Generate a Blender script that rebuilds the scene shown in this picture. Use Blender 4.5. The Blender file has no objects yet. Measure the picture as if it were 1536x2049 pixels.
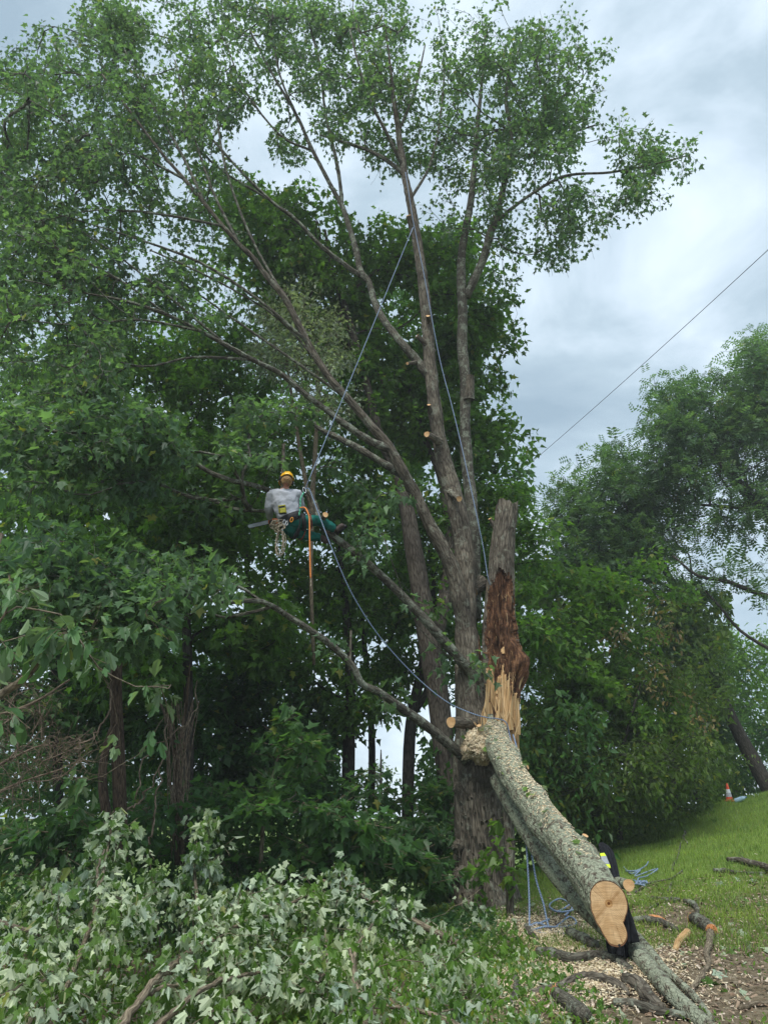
import bpy, math, random
import numpy as np
from mathutils import Vector, Matrix
R = math.radians
random.seed(7)
rng = np.random.default_rng(11)
SC = bpy.context.scene
COL = SC.collection

# ------------------------------------------------------------------ camera
PITCH = R(22.0); CAMZ = 1.6; F = 2049*26/36.0; CX, CY = 768.0, 1024.5
cam_d = bpy.data.cameras.new('camera'); cam = bpy.data.objects.new('camera', cam_d); COL.objects.link(cam)
cam.location = (0, 0, CAMZ); cam.rotation_euler = (R(90)+PITCH, 0, 0)
cam_d.sensor_fit = 'VERTICAL'; cam_d.sensor_height = 36; cam_d.lens = 26; cam_d.clip_end = 3000; cam_d.clip_start = .05
SC.camera = cam
SC.render.engine = 'CYCLES'
SC.view_settings.view_transform = 'Standard'; SC.view_settings.look = 'None'
SC.view_settings.exposure = 1.22; SC.view_settings.gamma = 1; SC.view_settings.use_curve_mapping = False
SC.cycles.max_bounces = 10; SC.cycles.diffuse_bounces = 5; SC.cycles.transmission_bounces = 6; SC.cycles.transparent_max_bounces = 8

# ------------------------------------------------------------------ light: overcast daylight
SUN_EL, SUN_AZ = R(58), R(205)         # azimuth clockwise from +Y: behind the camera, a little to the left
W = bpy.data.worlds.new('World'); SC.world = W; W.use_nodes = True
nt = W.node_tree; nt.nodes.clear()
def N(nt, t, **kw):
    n = nt.nodes.new(t)
    for k, v in kw.items():
        if k.startswith('i_'):
            key = k[2:]
            key = int(key) if key.isdigit() else key.replace('_', ' ')
            n.inputs[key].default_value = v
        else: setattr(n, k, v)
    return n
def ramp(nt, stops, interp='LINEAR'):
    n = nt.nodes.new('ShaderNodeValToRGB'); cr = n.color_ramp; cr.interpolation = interp
    while len(cr.elements) < len(stops): cr.elements.new(.5)
    for e, (p, c) in zip(cr.elements, stops):
        e.position = p; e.color = (c, c, c, 1) if isinstance(c, (int, float)) else (*c, 1)
    return n
L = nt.links.new
sky = N(nt, 'ShaderNodeTexSky', sky_type='NISHITA', sun_disc=False, sun_elevation=SUN_EL, sun_rotation=SUN_AZ)
bg1 = N(nt, 'ShaderNodeBackground', i_Strength=0.1); L(sky.outputs[0], bg1.inputs[0])
tc = N(nt, 'ShaderNodeTexCoord'); sp = N(nt, 'ShaderNodeSeparateXYZ'); L(tc.outputs['Generated'], sp.inputs[0])
mx = N(nt, 'ShaderNodeMath', operation='MAXIMUM', i_1=0.0); L(sp.outputs[2], mx.inputs[0])
ad = N(nt, 'ShaderNodeMath', operation='ADD', i_1=0.35); L(mx.outputs[0], ad.inputs[0])
dv = N(nt, 'ShaderNodeVectorMath', operation='DIVIDE'); L(tc.outputs['Generated'], dv.inputs[0])
cb = N(nt, 'ShaderNodeCombineXYZ', i_2=1.0)
L(ad.outputs[0], cb.inputs[0]); L(ad.outputs[0], cb.inputs[1]); L(cb.outputs[0], dv.inputs[1])
mp = N(nt, 'ShaderNodeMapping'); mp.inputs['Location'].default_value = (3.1, 1.7, .4); mp.inputs['Scale'].default_value = (1, 1, 1.5)
L(tc.outputs['Generated'], mp.inputs[0])
n1 = N(nt, 'ShaderNodeTexNoise', i_Scale=3.4, i_Detail=9.0, i_Roughness=0.56, i_Distortion=0.3); L(mp.outputs[0], n1.inputs[0])
cr1 = ramp(nt, [(0.30, (.175, .235, .285)), (0.45, (.245, .31, .36)), (0.53, (.315, .38, .435)), (0.61, (.385, .45, .505)), (0.74, (.49, .55, .605))]); L(n1.outputs[0], cr1.inputs[0])
bg2 = N(nt, 'ShaderNodeBackground', i_Strength=1.0); L(cr1.outputs[0], bg2.inputs[0])
ms = N(nt, 'ShaderNodeMixShader', i_0=0.93); L(bg1.outputs[0], ms.inputs[1]); L(bg2.outputs[0], ms.inputs[2])
wo = N(nt, 'ShaderNodeOutputWorld'); L(ms.outputs[0], wo.inputs[0])
sd = bpy.data.lights.new('sun', 'SUN'); sd.energy = 1.5; sd.angle = R(25); sd.color = (1, .97, .92)
sun = bpy.data.objects.new('sun', sd); COL.objects.link(sun)
dvec = Vector((math.sin(SUN_AZ)*math.cos(SUN_EL), math.cos(SUN_AZ)*math.cos(SUN_EL), math.sin(SUN_EL)))
sun.rotation_euler = dvec.to_track_quat('Z', 'Y').to_euler(); sun.location = (0, -5, 30)

# ------------------------------------------------------------------ coordinates
cp, sn = math.cos(PITCH), math.sin(PITCH)
def at(px, py, Y):
    x = (px-CX)/F; y = (CY-py)/F
    d = np.array([x, cp-y*sn, sn+y*cp]); t = Y/d[1]
    return np.array([0, 0, CAMZ]) + d*t
def path(pts, smooth=3):
    """list of (px, py, width_px, Y) -> 3D points and radii, smoothed"""
    P = []; r = []
    for px, py, w, Y in pts:
        p = at(px, py, Y); dep = p[1]*cp + (p[2]-CAMZ)*sn
        P.append(p); r.append(w/2/F*dep)
    return resample(np.array(P), np.array(r), smooth)
def resample(P, r, k=3):
    P = np.asarray(P, float); r = np.asarray(r, float); n = len(P)
    if n < 3 or k <= 1:
        t = np.linspace(0, n-1, (n-1)*k+1); i = np.minimum(t.astype(int), n-2); f = (t-i)[:, None]
        return P[i]*(1-f)+P[i+1]*f, (r[i]*(1-f[:, 0])+r[i+1]*f[:, 0])
    Q = np.vstack([2*P[0]-P[1], P, 2*P[-1]-P[-2]]); out = []; ro = []
    for i in range(n-1):
        p0, p1, p2, p3 = Q[i:i+4]
        for s in range(k):
            t = s/k
            out.append(.5*((2*p1)+(-p0+p2)*t+(2*p0-5*p1+4*p2-p3)*t*t+(-p0+3*p1-3*p2+p3)*t**3)); ro.append(r[i]*(1-t)+r[i+1]*t)
    out.append(P[-1]); ro.append(r[-1])
    return np.array(out), np.array(ro)
def unit(v):
    v = np.asarray(v, float); return v/np.maximum(np.linalg.norm(v, axis=-1, keepdims=True), 1e-9)

# value noise, vectorised
def _h(i, j, k, s):
    n = (i*374761393 + j*668265263 + k*2147483647 + s*1274126177) & 0xffffffff
    n = ((n ^ (n >> 13))*1274126177) & 0xffffffff
    return ((n ^ (n >> 16)) & 0xffff)/65535.0
def vn(p, s=0):
    p = np.asarray(p, float); i = np.floor(p).astype(np.int64); f = p-i; f = f*f*(3-2*f); o = 0
    for a in (0, 1):
        for b in (0, 1):
            for c in (0, 1):
                w = (f[..., 0] if a else 1-f[..., 0])*(f[..., 1] if b else 1-f[..., 1])*(f[..., 2] if c else 1-f[..., 2])
                o = o + w*_h(i[..., 0]+a, i[..., 1]+b, i[..., 2]+c, s)
    return o
def fbm(p, o=3, s=0):
    p = np.asarray(p, float); t = 0; a = .5
    for k in range(o): t = t + a*vn(p*2**k, s+k); a *= .5
    return t

# terrain: smooth surface through surveyed points
CT = np.array([(0,0,0),(0,-6,0),(0,7,.02),(4,7,.22),(2,10,.15),(1.9,13,.28),(3.6,16,.5),(6.3,19,.80),(11.2,22,2.05),(8.5,20.5,1.35),(4.5,10,.3),(7,13,.9),
    (-5,9,-.05),(-5,15,-.4),(-5,22,-1.5),(0,22,-.9),(3,26,-.9),(8,30,.4),(16,31,1.4),(14,12,1.9),(16,22,2.6),(-14,10,-.5),(-15,25,-2.2),(0,36,-3.5),(17,26,1.3),(12,26,1.2),(16,42,-.5),(14,0,1),(-14,-4,0),(-20,40,-4)], float)
CT = np.vstack([CT]+[at(*q)[None] for q in ((1536,1594,22.5),(1460,1606,21.5),(1400,1620,20.8),(1330,1648,20),(1230,1698,18.5),(1100,1745,16.5))]); CT = CT[np.abs(CT[:, 0]-11.2)+np.abs(CT[:, 1]-22) > .01]; CT = CT[np.abs(CT[:, 0]-8.5)+np.abs(CT[:, 1]-20.5) > .01]
def _U(r): return np.where(r > 0, r*r*np.log(np.maximum(r, 1e-9)), 0)
_n = len(CT); _K = _U(np.linalg.norm(CT[:, None, :2]-CT[None, :, :2], axis=2)) + np.eye(_n)*1.0
_Pm = np.hstack([np.ones((_n, 1)), CT[:, :2]]); _A = np.block([[_K, _Pm], [_Pm.T, np.zeros((3, 3))]])
_w = np.linalg.solve(_A, np.concatenate([CT[:, 2], np.zeros(3)]))
def H(x, y):
    x = np.asarray(x, float); y = np.asarray(y, float); sh = x.shape; xf = np.clip(x.ravel(), -30, 30); yf = np.clip(y.ravel(), -12, 46)
    o = np.empty(len(xf))
    for s in range(0, len(xf), 20000):
        q = np.stack([xf[s:s+20000], yf[s:s+20000]], 1)
        o[s:s+20000] = _U(np.linalg.norm(q[:, None]-CT[None, :, :2], axis=2))@_w[:_n] + _w[_n] + q@_w[_n+1:]
    far = np.clip((np.hypot(x.ravel(), y.ravel())-32)/25, 0, 1); far = far*far*(3-2*far)
    o = o*(1-far) - 7*far
    bump = (fbm(np.stack([x.ravel()*.7, y.ravel()*.7, x.ravel()*0], 1), 3, 5)-.45)*.16
    return (o+bump*(1-far)).reshape(sh)
def ground_at(px, py):
    x = (px-CX)/F; y = (CY-py)/F; d = np.array([x, cp-y*sn, sn+y*cp])
    T = np.linspace(3, 45, 600); Q = d[None]*T[:, None] + np.array([0, 0, CAMZ])
    hit = np.nonzero(Q[:, 2] < H(Q[:, 0], Q[:, 1]))[0]
    i = hit[0] if len(hit) else 200
    p = Q[i].copy(); p[2] = H(p[0:1], p[1:2])[0]; return p
def gz(p, dz=0.0):
    p = np.array(p, float); p[2] = H(p[0:1], p[1:2])[0]+dz; return p

# ------------------------------------------------------------------ mesh building
class MB:
    def __init__(s): s.v = []; s.f = []; s.nv = 0; s.c = []; s.r = []; s.m = []
    def add(s, v, f, coord=None, rnd=None, mat=0):
        v = np.asarray(v, float).reshape(-1, 3); s.v.append(v)
        s.c.append(v if coord is None else np.asarray(coord, float).reshape(-1, 3))
        if isinstance(f, np.ndarray): f = [f]
        n = 0
        for a in f:
            a = np.asarray(a, np.int64)
            if a.size == 0: continue
            if a.ndim == 1: a = a[None]
            s.f.append(a+s.nv); s.m.append(np.full(len(a), mat, np.int32)); n += len(a)
            s.r.append(np.full(len(a), random.random()) if rnd is None else (np.full(len(a), rnd) if np.isscalar(rnd) else np.asarray(rnd)))
        s.nv += len(v)
    def build(s, name, mats, parent=None, smooth=True, coord=True):
        me = bpy.data.meshes.new(name)
        if s.nv:
            V = np.vstack(s.v); C = np.vstack(s.c)
            if parent is not None: V = V-np.array(parent.get('_b', (0, 0, 0)))
            me.vertices.add(len(V)); me.vertices.foreach_set('co', V.astype(np.float32).ravel())
            lt = np.concatenate([np.full(len(a), a.shape[1], np.int32) for a in s.f])
            li = np.concatenate([a.ravel() for a in s.f]).astype(np.int32)
            me.loops.add(len(li)); me.loops.foreach_set('vertex_index', li)
            me.polygons.add(len(lt)); me.polygons.foreach_set('loop_start', np.concatenate([[0], np.cumsum(lt)[:-1]]).astype(np.int32))
            if len(mats if isinstance(mats, list) else [0]) > 1: me.polygons.foreach_set('material_index', np.concatenate(s.m))
            me.update(calc_edges=True)
            a = me.attributes.new('rnd', 'FLOAT', 'FACE'); a.data.foreach_set('value', np.concatenate(s.r).astype(np.float32))
            if coord:
                a = me.attributes.new('bark', 'FLOAT_VECTOR', 'POINT'); a.data.foreach_set('vector', C.astype(np.float32).ravel())
            me.polygons.foreach_set('use_smooth', np.full(len(lt), smooth))
        for m in (mats if isinstance(mats, list) else [mats]): me.materials.append(m)
        o = bpy.data.objects.new(name, me); COL.objects.link(o)
        if parent is not None: o.parent = parent
        return o
def thing(name, label, cat, loc=(0, 0, 0), group=None):
    o = bpy.data.objects.new(name, None); COL.objects.link(o); o.location = loc; o['label'] = label; o['category'] = cat
    o['_b'] = [float(c) for c in loc]; o.empty_display_size = .2
    if group: o['group'] = group
    THINGS.append(o); return o
THINGS = []
def tag(o, label, cat, group=None, kind=None):
    if label: o['label'] = label
    if cat: o['category'] = cat
    if group: o['group'] = group
    if kind: o['kind'] = kind
    return o
def sub(o, base): o['_b'] = [float(c) for c in base]; return o       # lets a mesh part carry sub-parts in the same coordinates

def frames(P):
    T = unit(np.gradient(P, axis=0)); a = np.array([0, 0, 1.]) if abs(T[0][2]) < .9 else np.array([1., 0, 0])
    n = unit(np.cross(T[0], np.cross(a, T[0]))); Ns = [n]
    for t in T[1:]:
        n = n-t*np.dot(n, t); n = n/max(np.linalg.norm(n), 1e-9); Ns.append(n)
    Ns = np.array(Ns); return T, Ns, np.cross(T, Ns)
def tube(mb, P, r, sides=6, cap=True, disp=None, mat=0, v0=None, rnd=None, prof=None):
    P = np.asarray(P, float); n = len(P); r = np.broadcast_to(np.asarray(r, float), (n,))
    T, A, B = frames(P); th = np.arange(sides)*2*np.pi/sides
    ca, sa = np.cos(th), np.sin(th)
    ln = np.concatenate([[0], np.cumsum(np.linalg.norm(np.diff(P, axis=0), axis=1))]) + (random.random()*40 if v0 is None else v0)
    rr = r[:, None]*np.ones((n, sides))
    if prof is not None: rr = rr*prof
    cc = np.stack([rr*ca, rr*sa, np.repeat(ln[:, None], sides, 1)], 2)
    if disp is not None: rr = rr + disp(th[None]*np.ones((n, 1)), np.repeat(ln[:, None], sides, 1), rr)
    V = P[:, None] + rr[..., None]*(A[:, None]*ca[None, :, None] + B[:, None]*sa[None, :, None])
    i = np.arange(n-1)[:, None]*sides; j = np.arange(sides)[None]; j2 = (j+1) % sides
    q = np.stack([i+j, i+j2, i+sides+j2, i+sides+j], 2).reshape(-1, 4)
    fs = [q]
    if cap:
        V2 = np.vstack([V.reshape(-1, 3), P[0]-T[0]*r[0]*.15, P[-1]+T[-1]*r[-1]*.15]); c2 = np.vstack([cc.reshape(-1, 3), [0, 0, ln[0]], [0, 0, ln[-1]]])
        a = n*sides; jj = np.arange(sides); k2 = (jj+1) % sides
        fs += [np.stack([np.full(sides, a), k2, jj], 1), np.stack([np.full(sides, a+1), (n-1)*sides+jj, (n-1)*sides+k2], 1)]
        mb.add(V2, fs, c2, mat=mat, rnd=rnd)
    else: mb.add(V.reshape(-1, 3), fs, cc.reshape(-1, 3), mat=mat, rnd=rnd)
    return V
def bark_disp(amp, fu=5, fv=1.2, s=0):
    def f(th, v, r):
        x = np.stack([np.cos(th)*fu, np.sin(th)*fu, v*fv], -1)
        w = fbm(x*.6, 2, s+9)*1.5
        a = np.abs(vn(x+w[..., None]*.8, s)*2-1); b = np.abs(vn(x*2.1+3, s+4)*2-1)
        return amp*((a*.9+b*.5)-.55) + amp*.9*(fbm(np.stack([np.cos(th)*1.3, np.sin(th)*1.3, v*.9], -1), 2, s+2)-.4)
    return f
def disc(mb, c, nrm, up, outline, mat=0):
    """cut face; outline: (k,2) in metres in plane (side, up)"""
    nrm = unit(nrm); up = unit(np.asarray(up)-nrm*np.dot(up, nrm)); sd_ = np.cross(up, nrm); k = len(outline)
    V = c + outline[:, :1]*sd_ + outline[:, 1:2]*up; rings = []; cc = []
    for s in (1, .66, .33): rings.append(c+(V-c)*s+nrm*.002*(1-s)); cc.append(np.column_stack([outline*s, np.zeros(k)]))
    rings.append(np.array([c])); cc.append(np.zeros((1, 3)))
    j = np.arange(k); j2 = (j+1) % k; f = []
    for q in range(2): f.append(np.stack([q*k+j, q*k+j2, (q+1)*k+j2, (q+1)*k+j], 1))
    f2 = np.stack([2*k+j, 2*k+j2, np.full(k, 3*k)], 1)
    mb.add(np.vstack(rings), [np.vstack(f), f2], np.vstack(cc), mat=mat)

# ------------------------------------------------------------------ materials
def new_mat(name):
    m = bpy.data.materials.new(name); m.use_nodes = True; t = m.node_tree; t.nodes.clear(); o = t.nodes.new('ShaderNodeOutputMaterial'); return m, t, o
def mixc(t, fac, a, b, mode='MIX'):
    n = t.nodes.new('ShaderNodeMix'); n.data_type = 'RGBA'; n.blend_type = mode
    for k, v in ((0, fac), (6, a), (7, b)):
        if hasattr(v, 'is_linked') or hasattr(v, 'links'): t.links.new(v, n.inputs[k])
        elif k == 0: n.inputs[0].default_value = v
        else: n.inputs[k].default_value = (*v, 1)
    return n.outputs[2]
def leaf_mat(name, top, under, trans=.35, yellow=.05, gloss=.35, var=.35, clump=.8):
    m, t, o = new_mat(name); l = t.links.new
    at_ = N(t, 'ShaderNodeAttribute', attribute_name='rnd'); oi = N(t, 'ShaderNodeObjectInfo')
    s = N(t, 'ShaderNodeMath', operation='ADD'); l(at_.outputs['Fac'], s.inputs[0]); l(oi.outputs['Random'], s.inputs[1])
    fr = N(t, 'ShaderNodeMath', operation='FRACT'); l(s.outputs[0], fr.inputs[0])
    geo = N(t, 'ShaderNodeNewGeometry')
    base = mixc(t, geo.outputs['Backfacing'], top, under)
    ns = N(t, 'ShaderNodeTexNoise', i_Scale=clump, i_Detail=2.0); l(geo.outputs['Position'], ns.inputs[0])
    rv = ramp(t, [(0, 1-var), (1, 1+var)]); rv.color_ramp.elements[1].color = (1+var, 1+var, 1+var, 1); l(fr.outputs[0], rv.inputs[0])
    c = mixc(t, 1.0, base, rv.outputs[0], 'MULTIPLY')
    rn = ramp(t, [(.3, (.72, .78, .82)), (.7, (1.25, 1.18, 1.0))]); l(ns.outputs[0], rn.inputs[0])
    c = mixc(t, 1.0, c, rn.outputs[0], 'MULTIPLY')
    ry = ramp(t, [(max(0, 1-yellow-.02), 0.0), (min(1, 1-yellow), .8)]); l(fr.outputs[0], ry.inputs[0])
    c = mixc(t, ry.outputs[0], c, (.26, .25, .05))
    p = N(t, 'ShaderNodeBsdfPrincipled', i_Roughness=.45); l(c, p.inputs['Base Color']); p.inputs['Specular IOR Level'].default_value = gloss
    tr = N(t, 'ShaderNodeBsdfTranslucent'); c2 = mixc(t, 1.0, c, (1.5, 1.7, .7), 'MULTIPLY'); l(c2, tr.inputs[0])
    mxs = N(t, 'ShaderNodeMixShader', i_0=trans); l(p.outputs[0], mxs.inputs[1]); l(tr.outputs[0], mxs.inputs[2]); l(mxs.outputs[0], o.inputs[0]); return m
def bark_mat(name, dark, light, lichen=None, lich_amt=.5, scale=1.0, bump=.5, lich_scale=6, vz=7):
    m, t, o = new_mat(name); l = t.links.new
    a = N(t, 'ShaderNodeAttribute', attribute_name='bark')
    mp = N(t, 'ShaderNodeMapping'); mp.inputs['Scale'].default_value = (38*scale, 38*scale, vz*scale); l(a.outputs['Vector'], mp.inputs[0])
    n = N(t, 'ShaderNodeTexNoise', i_Scale=1.0, i_Detail=6.0, i_Roughness=.65, i_Distortion=.6); l(mp.outputs[0], n.inputs[0])
    v = N(t, 'ShaderNodeTexVoronoi', feature='DISTANCE_TO_EDGE', i_Scale=.55); l(mp.outputs[0], v.inputs[0])
    rvv = ramp(t, [(0, 0.0), (.16, 1.0)]); l(v.outputs[0], rvv.inputs[0])
    rr = ramp(t, [(.35, dark), (.68, light)]); l(n.outputs[0], rr.inputs[0])
    c = mixc(t, 1.0, rr.outputs[0], mixc(t, rvv.outputs[0], (.45, .43, .42), (1, 1, 1)), 'MULTIPLY')
    n2 = N(t, 'ShaderNodeTexNoise', i_Scale=2.2, i_Detail=3.0); l(a.outputs['Vector'], n2.inputs[0])
    r2 = ramp(t, [(.35, (.75, .74, .74)), (.65, (1.2, 1.2, 1.16))]); l(n2.outputs[0], r2.inputs[0]); c = mixc(t, 1.0, c, r2.outputs[0], 'MULTIPLY')
    if lichen:
        n3 = N(t, 'ShaderNodeTexNoise', i_Scale=float(lich_scale), i_Detail=8.0, i_Roughness=.72, i_Distortion=.4); l(a.outputs['Vector'], n3.inputs[0])
        r3 = ramp(t, [(.62-lich_amt*.3, 0.0), (.70-lich_amt*.3, .85)]); l(n3.outputs[0], r3.inputs[0])
        n4 = N(t, 'ShaderNodeTexNoise', i_Scale=45.0, i_Detail=3.0); l(a.outputs['Vector'], n4.inputs[0])
        lc = ramp(t, [(.35, tuple(x*.6 for x in lichen)), (.65, lichen)]); l(n4.outputs[0], lc.inputs[0])
        c = mixc(t, r3.outputs[0], c, lc.outputs[0])
    p = N(t, 'ShaderNodeBsdfPrincipled', i_Roughness=.92); p.inputs['Specular IOR Level'].default_value = .15; l(c, p.inputs['Base Color'])
    mu = N(t, 'ShaderNodeMath', operation='MULTIPLY'); l(n.outputs[0], mu.inputs[0]); l(rvv.outputs[0], mu.inputs[1])
    b = N(t, 'ShaderNodeBump', i_Strength=bump, i_Distance=.02); l(mu.outputs[0], b.inputs['Height']); l(b.outputs[0], p.inputs['Normal'])
    l(p.outputs[0], o.inputs[0]); return m
def plain(name, col, rough=.6, metal=0, noise=0.15, nscale=30, spec=.4, col2=None):
    m, t, o = new_mat(name); l = t.links.new
    tcn = N(t, 'ShaderNodeTexCoord'); n = N(t, 'ShaderNodeTexNoise', i_Scale=float(nscale), i_Detail=4.0); l(tcn.outputs['Object'], n.inputs[0])
    a = tuple(max(0, x*(1-noise*1.5)) for x in col); b = col2 or tuple(x*(1+noise) for x in col)
    rr = ramp(t, [(.3, a), (.7, b)]); l(n.outputs[0], rr.inputs[0])
    p = N(t, 'ShaderNodeBsdfPrincipled', i_Roughness=rough, i_Metallic=metal); p.inputs['Specular IOR Level'].default_value = spec
    bp = N(t, 'ShaderNodeBump', i_Strength=.25, i_Distance=.005); l(n.outputs[0], bp.inputs['Height']); l(bp.outputs[0], p.inputs['Normal'])
    l(rr.outputs[0], p.inputs['Base Color']); l(p.outputs[0], o.inputs[0]); return m
def wood_cut(name, light, dark, pith=True):
    m, t, o = new_mat(name); l = t.links.new
    a = N(t, 'ShaderNodeAttribute', attribute_name='bark'); ln = N(t, 'ShaderNodeVectorMath', operation='LENGTH'); l(a.outputs['Vector'], ln.inputs[0])
    w = N(t, 'ShaderNodeTexWave', wave_type='RINGS', rings_direction='Z', i_Scale=22.0, i_Distortion=2.2, i_Detail=3.0); w.inputs['Detail Scale'].default_value = .6; l(a.outputs['Vector'], w.inputs[0])
    rr = ramp(t, [(0, dark), (.55, light)]); l(w.outputs['Fac'], rr.inputs[0])
    mp = N(t, 'ShaderNodeMapping'); mp.inputs['Rotation'].default_value = (0, 0, .95); mp.inputs['Scale'].default_value = (5, 90, 1); l(a.outputs['Vector'], mp.inputs[0])
    n = N(t, 'ShaderNodeTexNoise', i_Scale=1.0, i_Detail=3.0); l(mp.outputs[0], n.inputs[0])
    r2 = ramp(t, [(.35, (.82, .80, .76)), (.6, (1.08, 1.06, 1.05))]); l(n.outputs[0], r2.inputs[0])
    c = mixc(t, 1.0, rr.outputs[0], r2.outputs[0], 'MULTIPLY')
    n2 = N(t, 'ShaderNodeTexNoise', i_Scale=7.0, i_Detail=2.0); l(a.outputs['Vector'], n2.inputs[0])
    r4 = ramp(t, [(.4, (.84, .78, .7)), (.62, (1.05, 1.05, 1.05))]); l(n2.outputs[0], r4.inputs[0]); c = mixc(t, 1.0, c, r4.outputs[0], 'MULTIPLY')
    if pith:
        dt = N(t, 'ShaderNodeVectorMath', operation='DOT_PRODUCT'); dt.inputs[1].default_value = (.70, -.71, 0); l(a.outputs['Vector'], dt.inputs[0]); ab = N(t, 'ShaderNodeMath', operation='ABSOLUTE'); l(dt.outputs['Value'], ab.inputs[0])
        n7 = N(t, 'ShaderNodeTexNoise', i_Scale=14.0, i_Detail=4.0); l(a.outputs['Vector'], n7.inputs[0]); m7 = N(t, 'ShaderNodeMath', operation='MULTIPLY_ADD', i_1=.05); l(n7.outputs[0], m7.inputs[0]); l(ab.outputs[0], m7.inputs[2])
        r7 = ramp(t, [(.018, (.68, .60, .50)), (.05, (1, 1, 1))]); l(m7.outputs[0], r7.inputs[0]); c = mixc(t, 1.0, c, r7.outputs[0], 'MULTIPLY')
        sp7 = N(t, 'ShaderNodeSeparateXYZ'); l(a.outputs['Vector'], sp7.inputs[0]); an = N(t, 'ShaderNodeMath', operation='ARCTAN2'); l(sp7.outputs[1], an.inputs[0]); l(sp7.outputs[0], an.inputs[1])
        cv = N(t, 'ShaderNodeCombineXYZ'); l(an.outputs[0], cv.inputs[0]); l(ln.outputs['Value'], cv.inputs[1]); m8 = N(t, 'ShaderNodeMapping'); m8.inputs['Scale'].default_value = (9, 2.5, 1); l(cv.outputs[0], m8.inputs[0])
        n8 = N(t, 'ShaderNodeTexNoise', i_Scale=1.0, i_Detail=5.0, i_Roughness=.7); l(m8.outputs[0], n8.inputs[0]); r8 = ramp(t, [(.34, (.55, .45, .35)), (.42, (.95, .93, .9)), (.65, (1.08, 1.07, 1.04))]); l(n8.outputs[0], r8.inputs[0]); c = mixc(t, 1.0, c, r8.outputs[0], 'MULTIPLY')
        r3 = ramp(t, [(.0, (.25, .13, .05)), (.012, (.3, .17, .07)), (.016, (.85, .75, .6)), (.028, (.8, .7, .55)), (.034, (.6, .45, .3)), (.04, (1, 1, 1))]); l(ln.outputs['Value'], r3.inputs[0])
        c = mixc(t, 1.0, c, r3.outputs[0], 'MULTIPLY')
    p = N(t, 'ShaderNodeBsdfPrincipled', i_Roughness=.75); l(c, p.inputs['Base Color']); p.inputs['Specular IOR Level'].default_value = .2
    b = N(t, 'ShaderNodeBump', i_Strength=.3, i_Distance=.004); l(n.outputs[0], b.inputs['Height']); l(b.outputs[0], p.inputs['Normal'])
    l(p.outputs[0], o.inputs[0]); return m
def rope_mat(name, a_, b_, freq=60):
    m, t, o = new_mat(name); l = t.links.new
    a = N(t, 'ShaderNodeAttribute', attribute_name='bark'); w = N(t, 'ShaderNodeTexWave', bands_direction='DIAGONAL', i_Scale=float(freq)/6, i_Distortion=1.0); l(a.outputs['Vector'], w.inputs[0])
    rr = ramp(t, [(.35, a_), (.65, b_)]); l(w.outputs['Fac'], rr.inputs[0])
    p = N(t, 'ShaderNodeBsdfPrincipled', i_Roughness=.7); l(rr.outputs[0], p.inputs['Base Color'])
    b = N(t, 'ShaderNodeBump', i_Strength=.4, i_Distance=.003); l(w.outputs['Fac'], b.inputs['Height']); l(b.outputs[0], p.inputs['Normal'])
    l(p.outputs[0], o.inputs[0]); return m

M = {}
M['leaf_main'] = leaf_mat('maple_leaf', (.082, .155, .078), (.11, .19, .105), .5, .004)  # underside toned down from silver, crown shade put into its colour
M['leaf_second'] = leaf_mat('forest_maple_leaf', (.078, .165, .034), (.105, .20, .05), .55, .01)
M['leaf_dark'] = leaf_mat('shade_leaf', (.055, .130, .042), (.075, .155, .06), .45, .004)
M['leaf_silver'] = leaf_mat('silver_leaf', (.12, .17, .10), (.26, .32, .24), .3, .0)
M['leaf_fallen'] = leaf_mat('fallen_maple_leaf', (.095, .18, .036), (.40, .475, .35), .28, .004, .3, .22, 1.5)
M['leaf_sass'] = leaf_mat('sassafras_leaf', (.10, .20, .075), (.20, .29, .17), .3, .0)
M['leaf_locust'] = leaf_mat('locust_leaf', (.075, .15, .068), (.095, .17, .085), .5, .01)
M['leaf_bright'] = leaf_mat('yellow_green_leaf', (.105, .205, .030), (.12, .225, .05), .5, .02)
M['leaf_shrub'] = leaf_mat('shrub_leaf', (.080, .135, .026), (.10, .16, .045), .45, .02)
M['leaf_brown'] = leaf_mat('withered_leaf', (.17, .13, .045), (.19, .15, .06), .25, .0)
M['bark_main'] = bark_mat('maple_bark', (.058, .050, .038), (.225, .200, .16), (.26, .27, .21), .25, 1.0, .6, 5)
M['bark_upper'] = bark_mat('maple_limb_bark', (.050, .045, .035), (.17, .16, .13), (.28, .31, .24), .40, 1.6, .4, 7)
M['bark_log'] = bark_mat('lichened_bark', (.075, .06, .045), (.26, .235, .18), (.40, .44, .32), .66, 1.1, 1.0, 11, 22)
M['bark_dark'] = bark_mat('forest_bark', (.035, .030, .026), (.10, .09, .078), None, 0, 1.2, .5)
M['bark_thin'] = bark_mat('sapling_bark', (.13, .105, .075), (.33, .28, .20), None, 0, 2, .3)
M['bark_mid'] = bark_mat('shaded_maple_bark', (.055, .046, .038), (.17, .15, .125), None, 0, 1.0, .6)  # second maple's bark: shade it stands in is put into the darker colour
M['bark_brown'] = bark_mat('young_trunk_bark', (.05, .036, .026), (.15, .11, .08), None, 0, 1.4, .5)
M['bark_dead'] = bark_mat('dead_twig_bark', (.13, .10, .075), (.34, .27, .20), None, 0, 2, .3)
M['cut'] = wood_cut('fresh_cut_wood', (.62, .44, .255), (.50, .33, .175))
M['cut_small'] = wood_cut('branch_cut_wood', (.64, .43, .23), (.55, .34, .17), False)
M['blue_rope'] = rope_mat('blue_white_rope', (.10, .16, .28), (.25, .32, .42), 110)
M['tan_rope'] = rope_mat('tan_rope', (.22, .18, .12), (.42, .36, .26))
M['orange_rope'] = rope_mat('orange_rope', (.75, .22, .04), (.82, .28, .06), 110)
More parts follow.
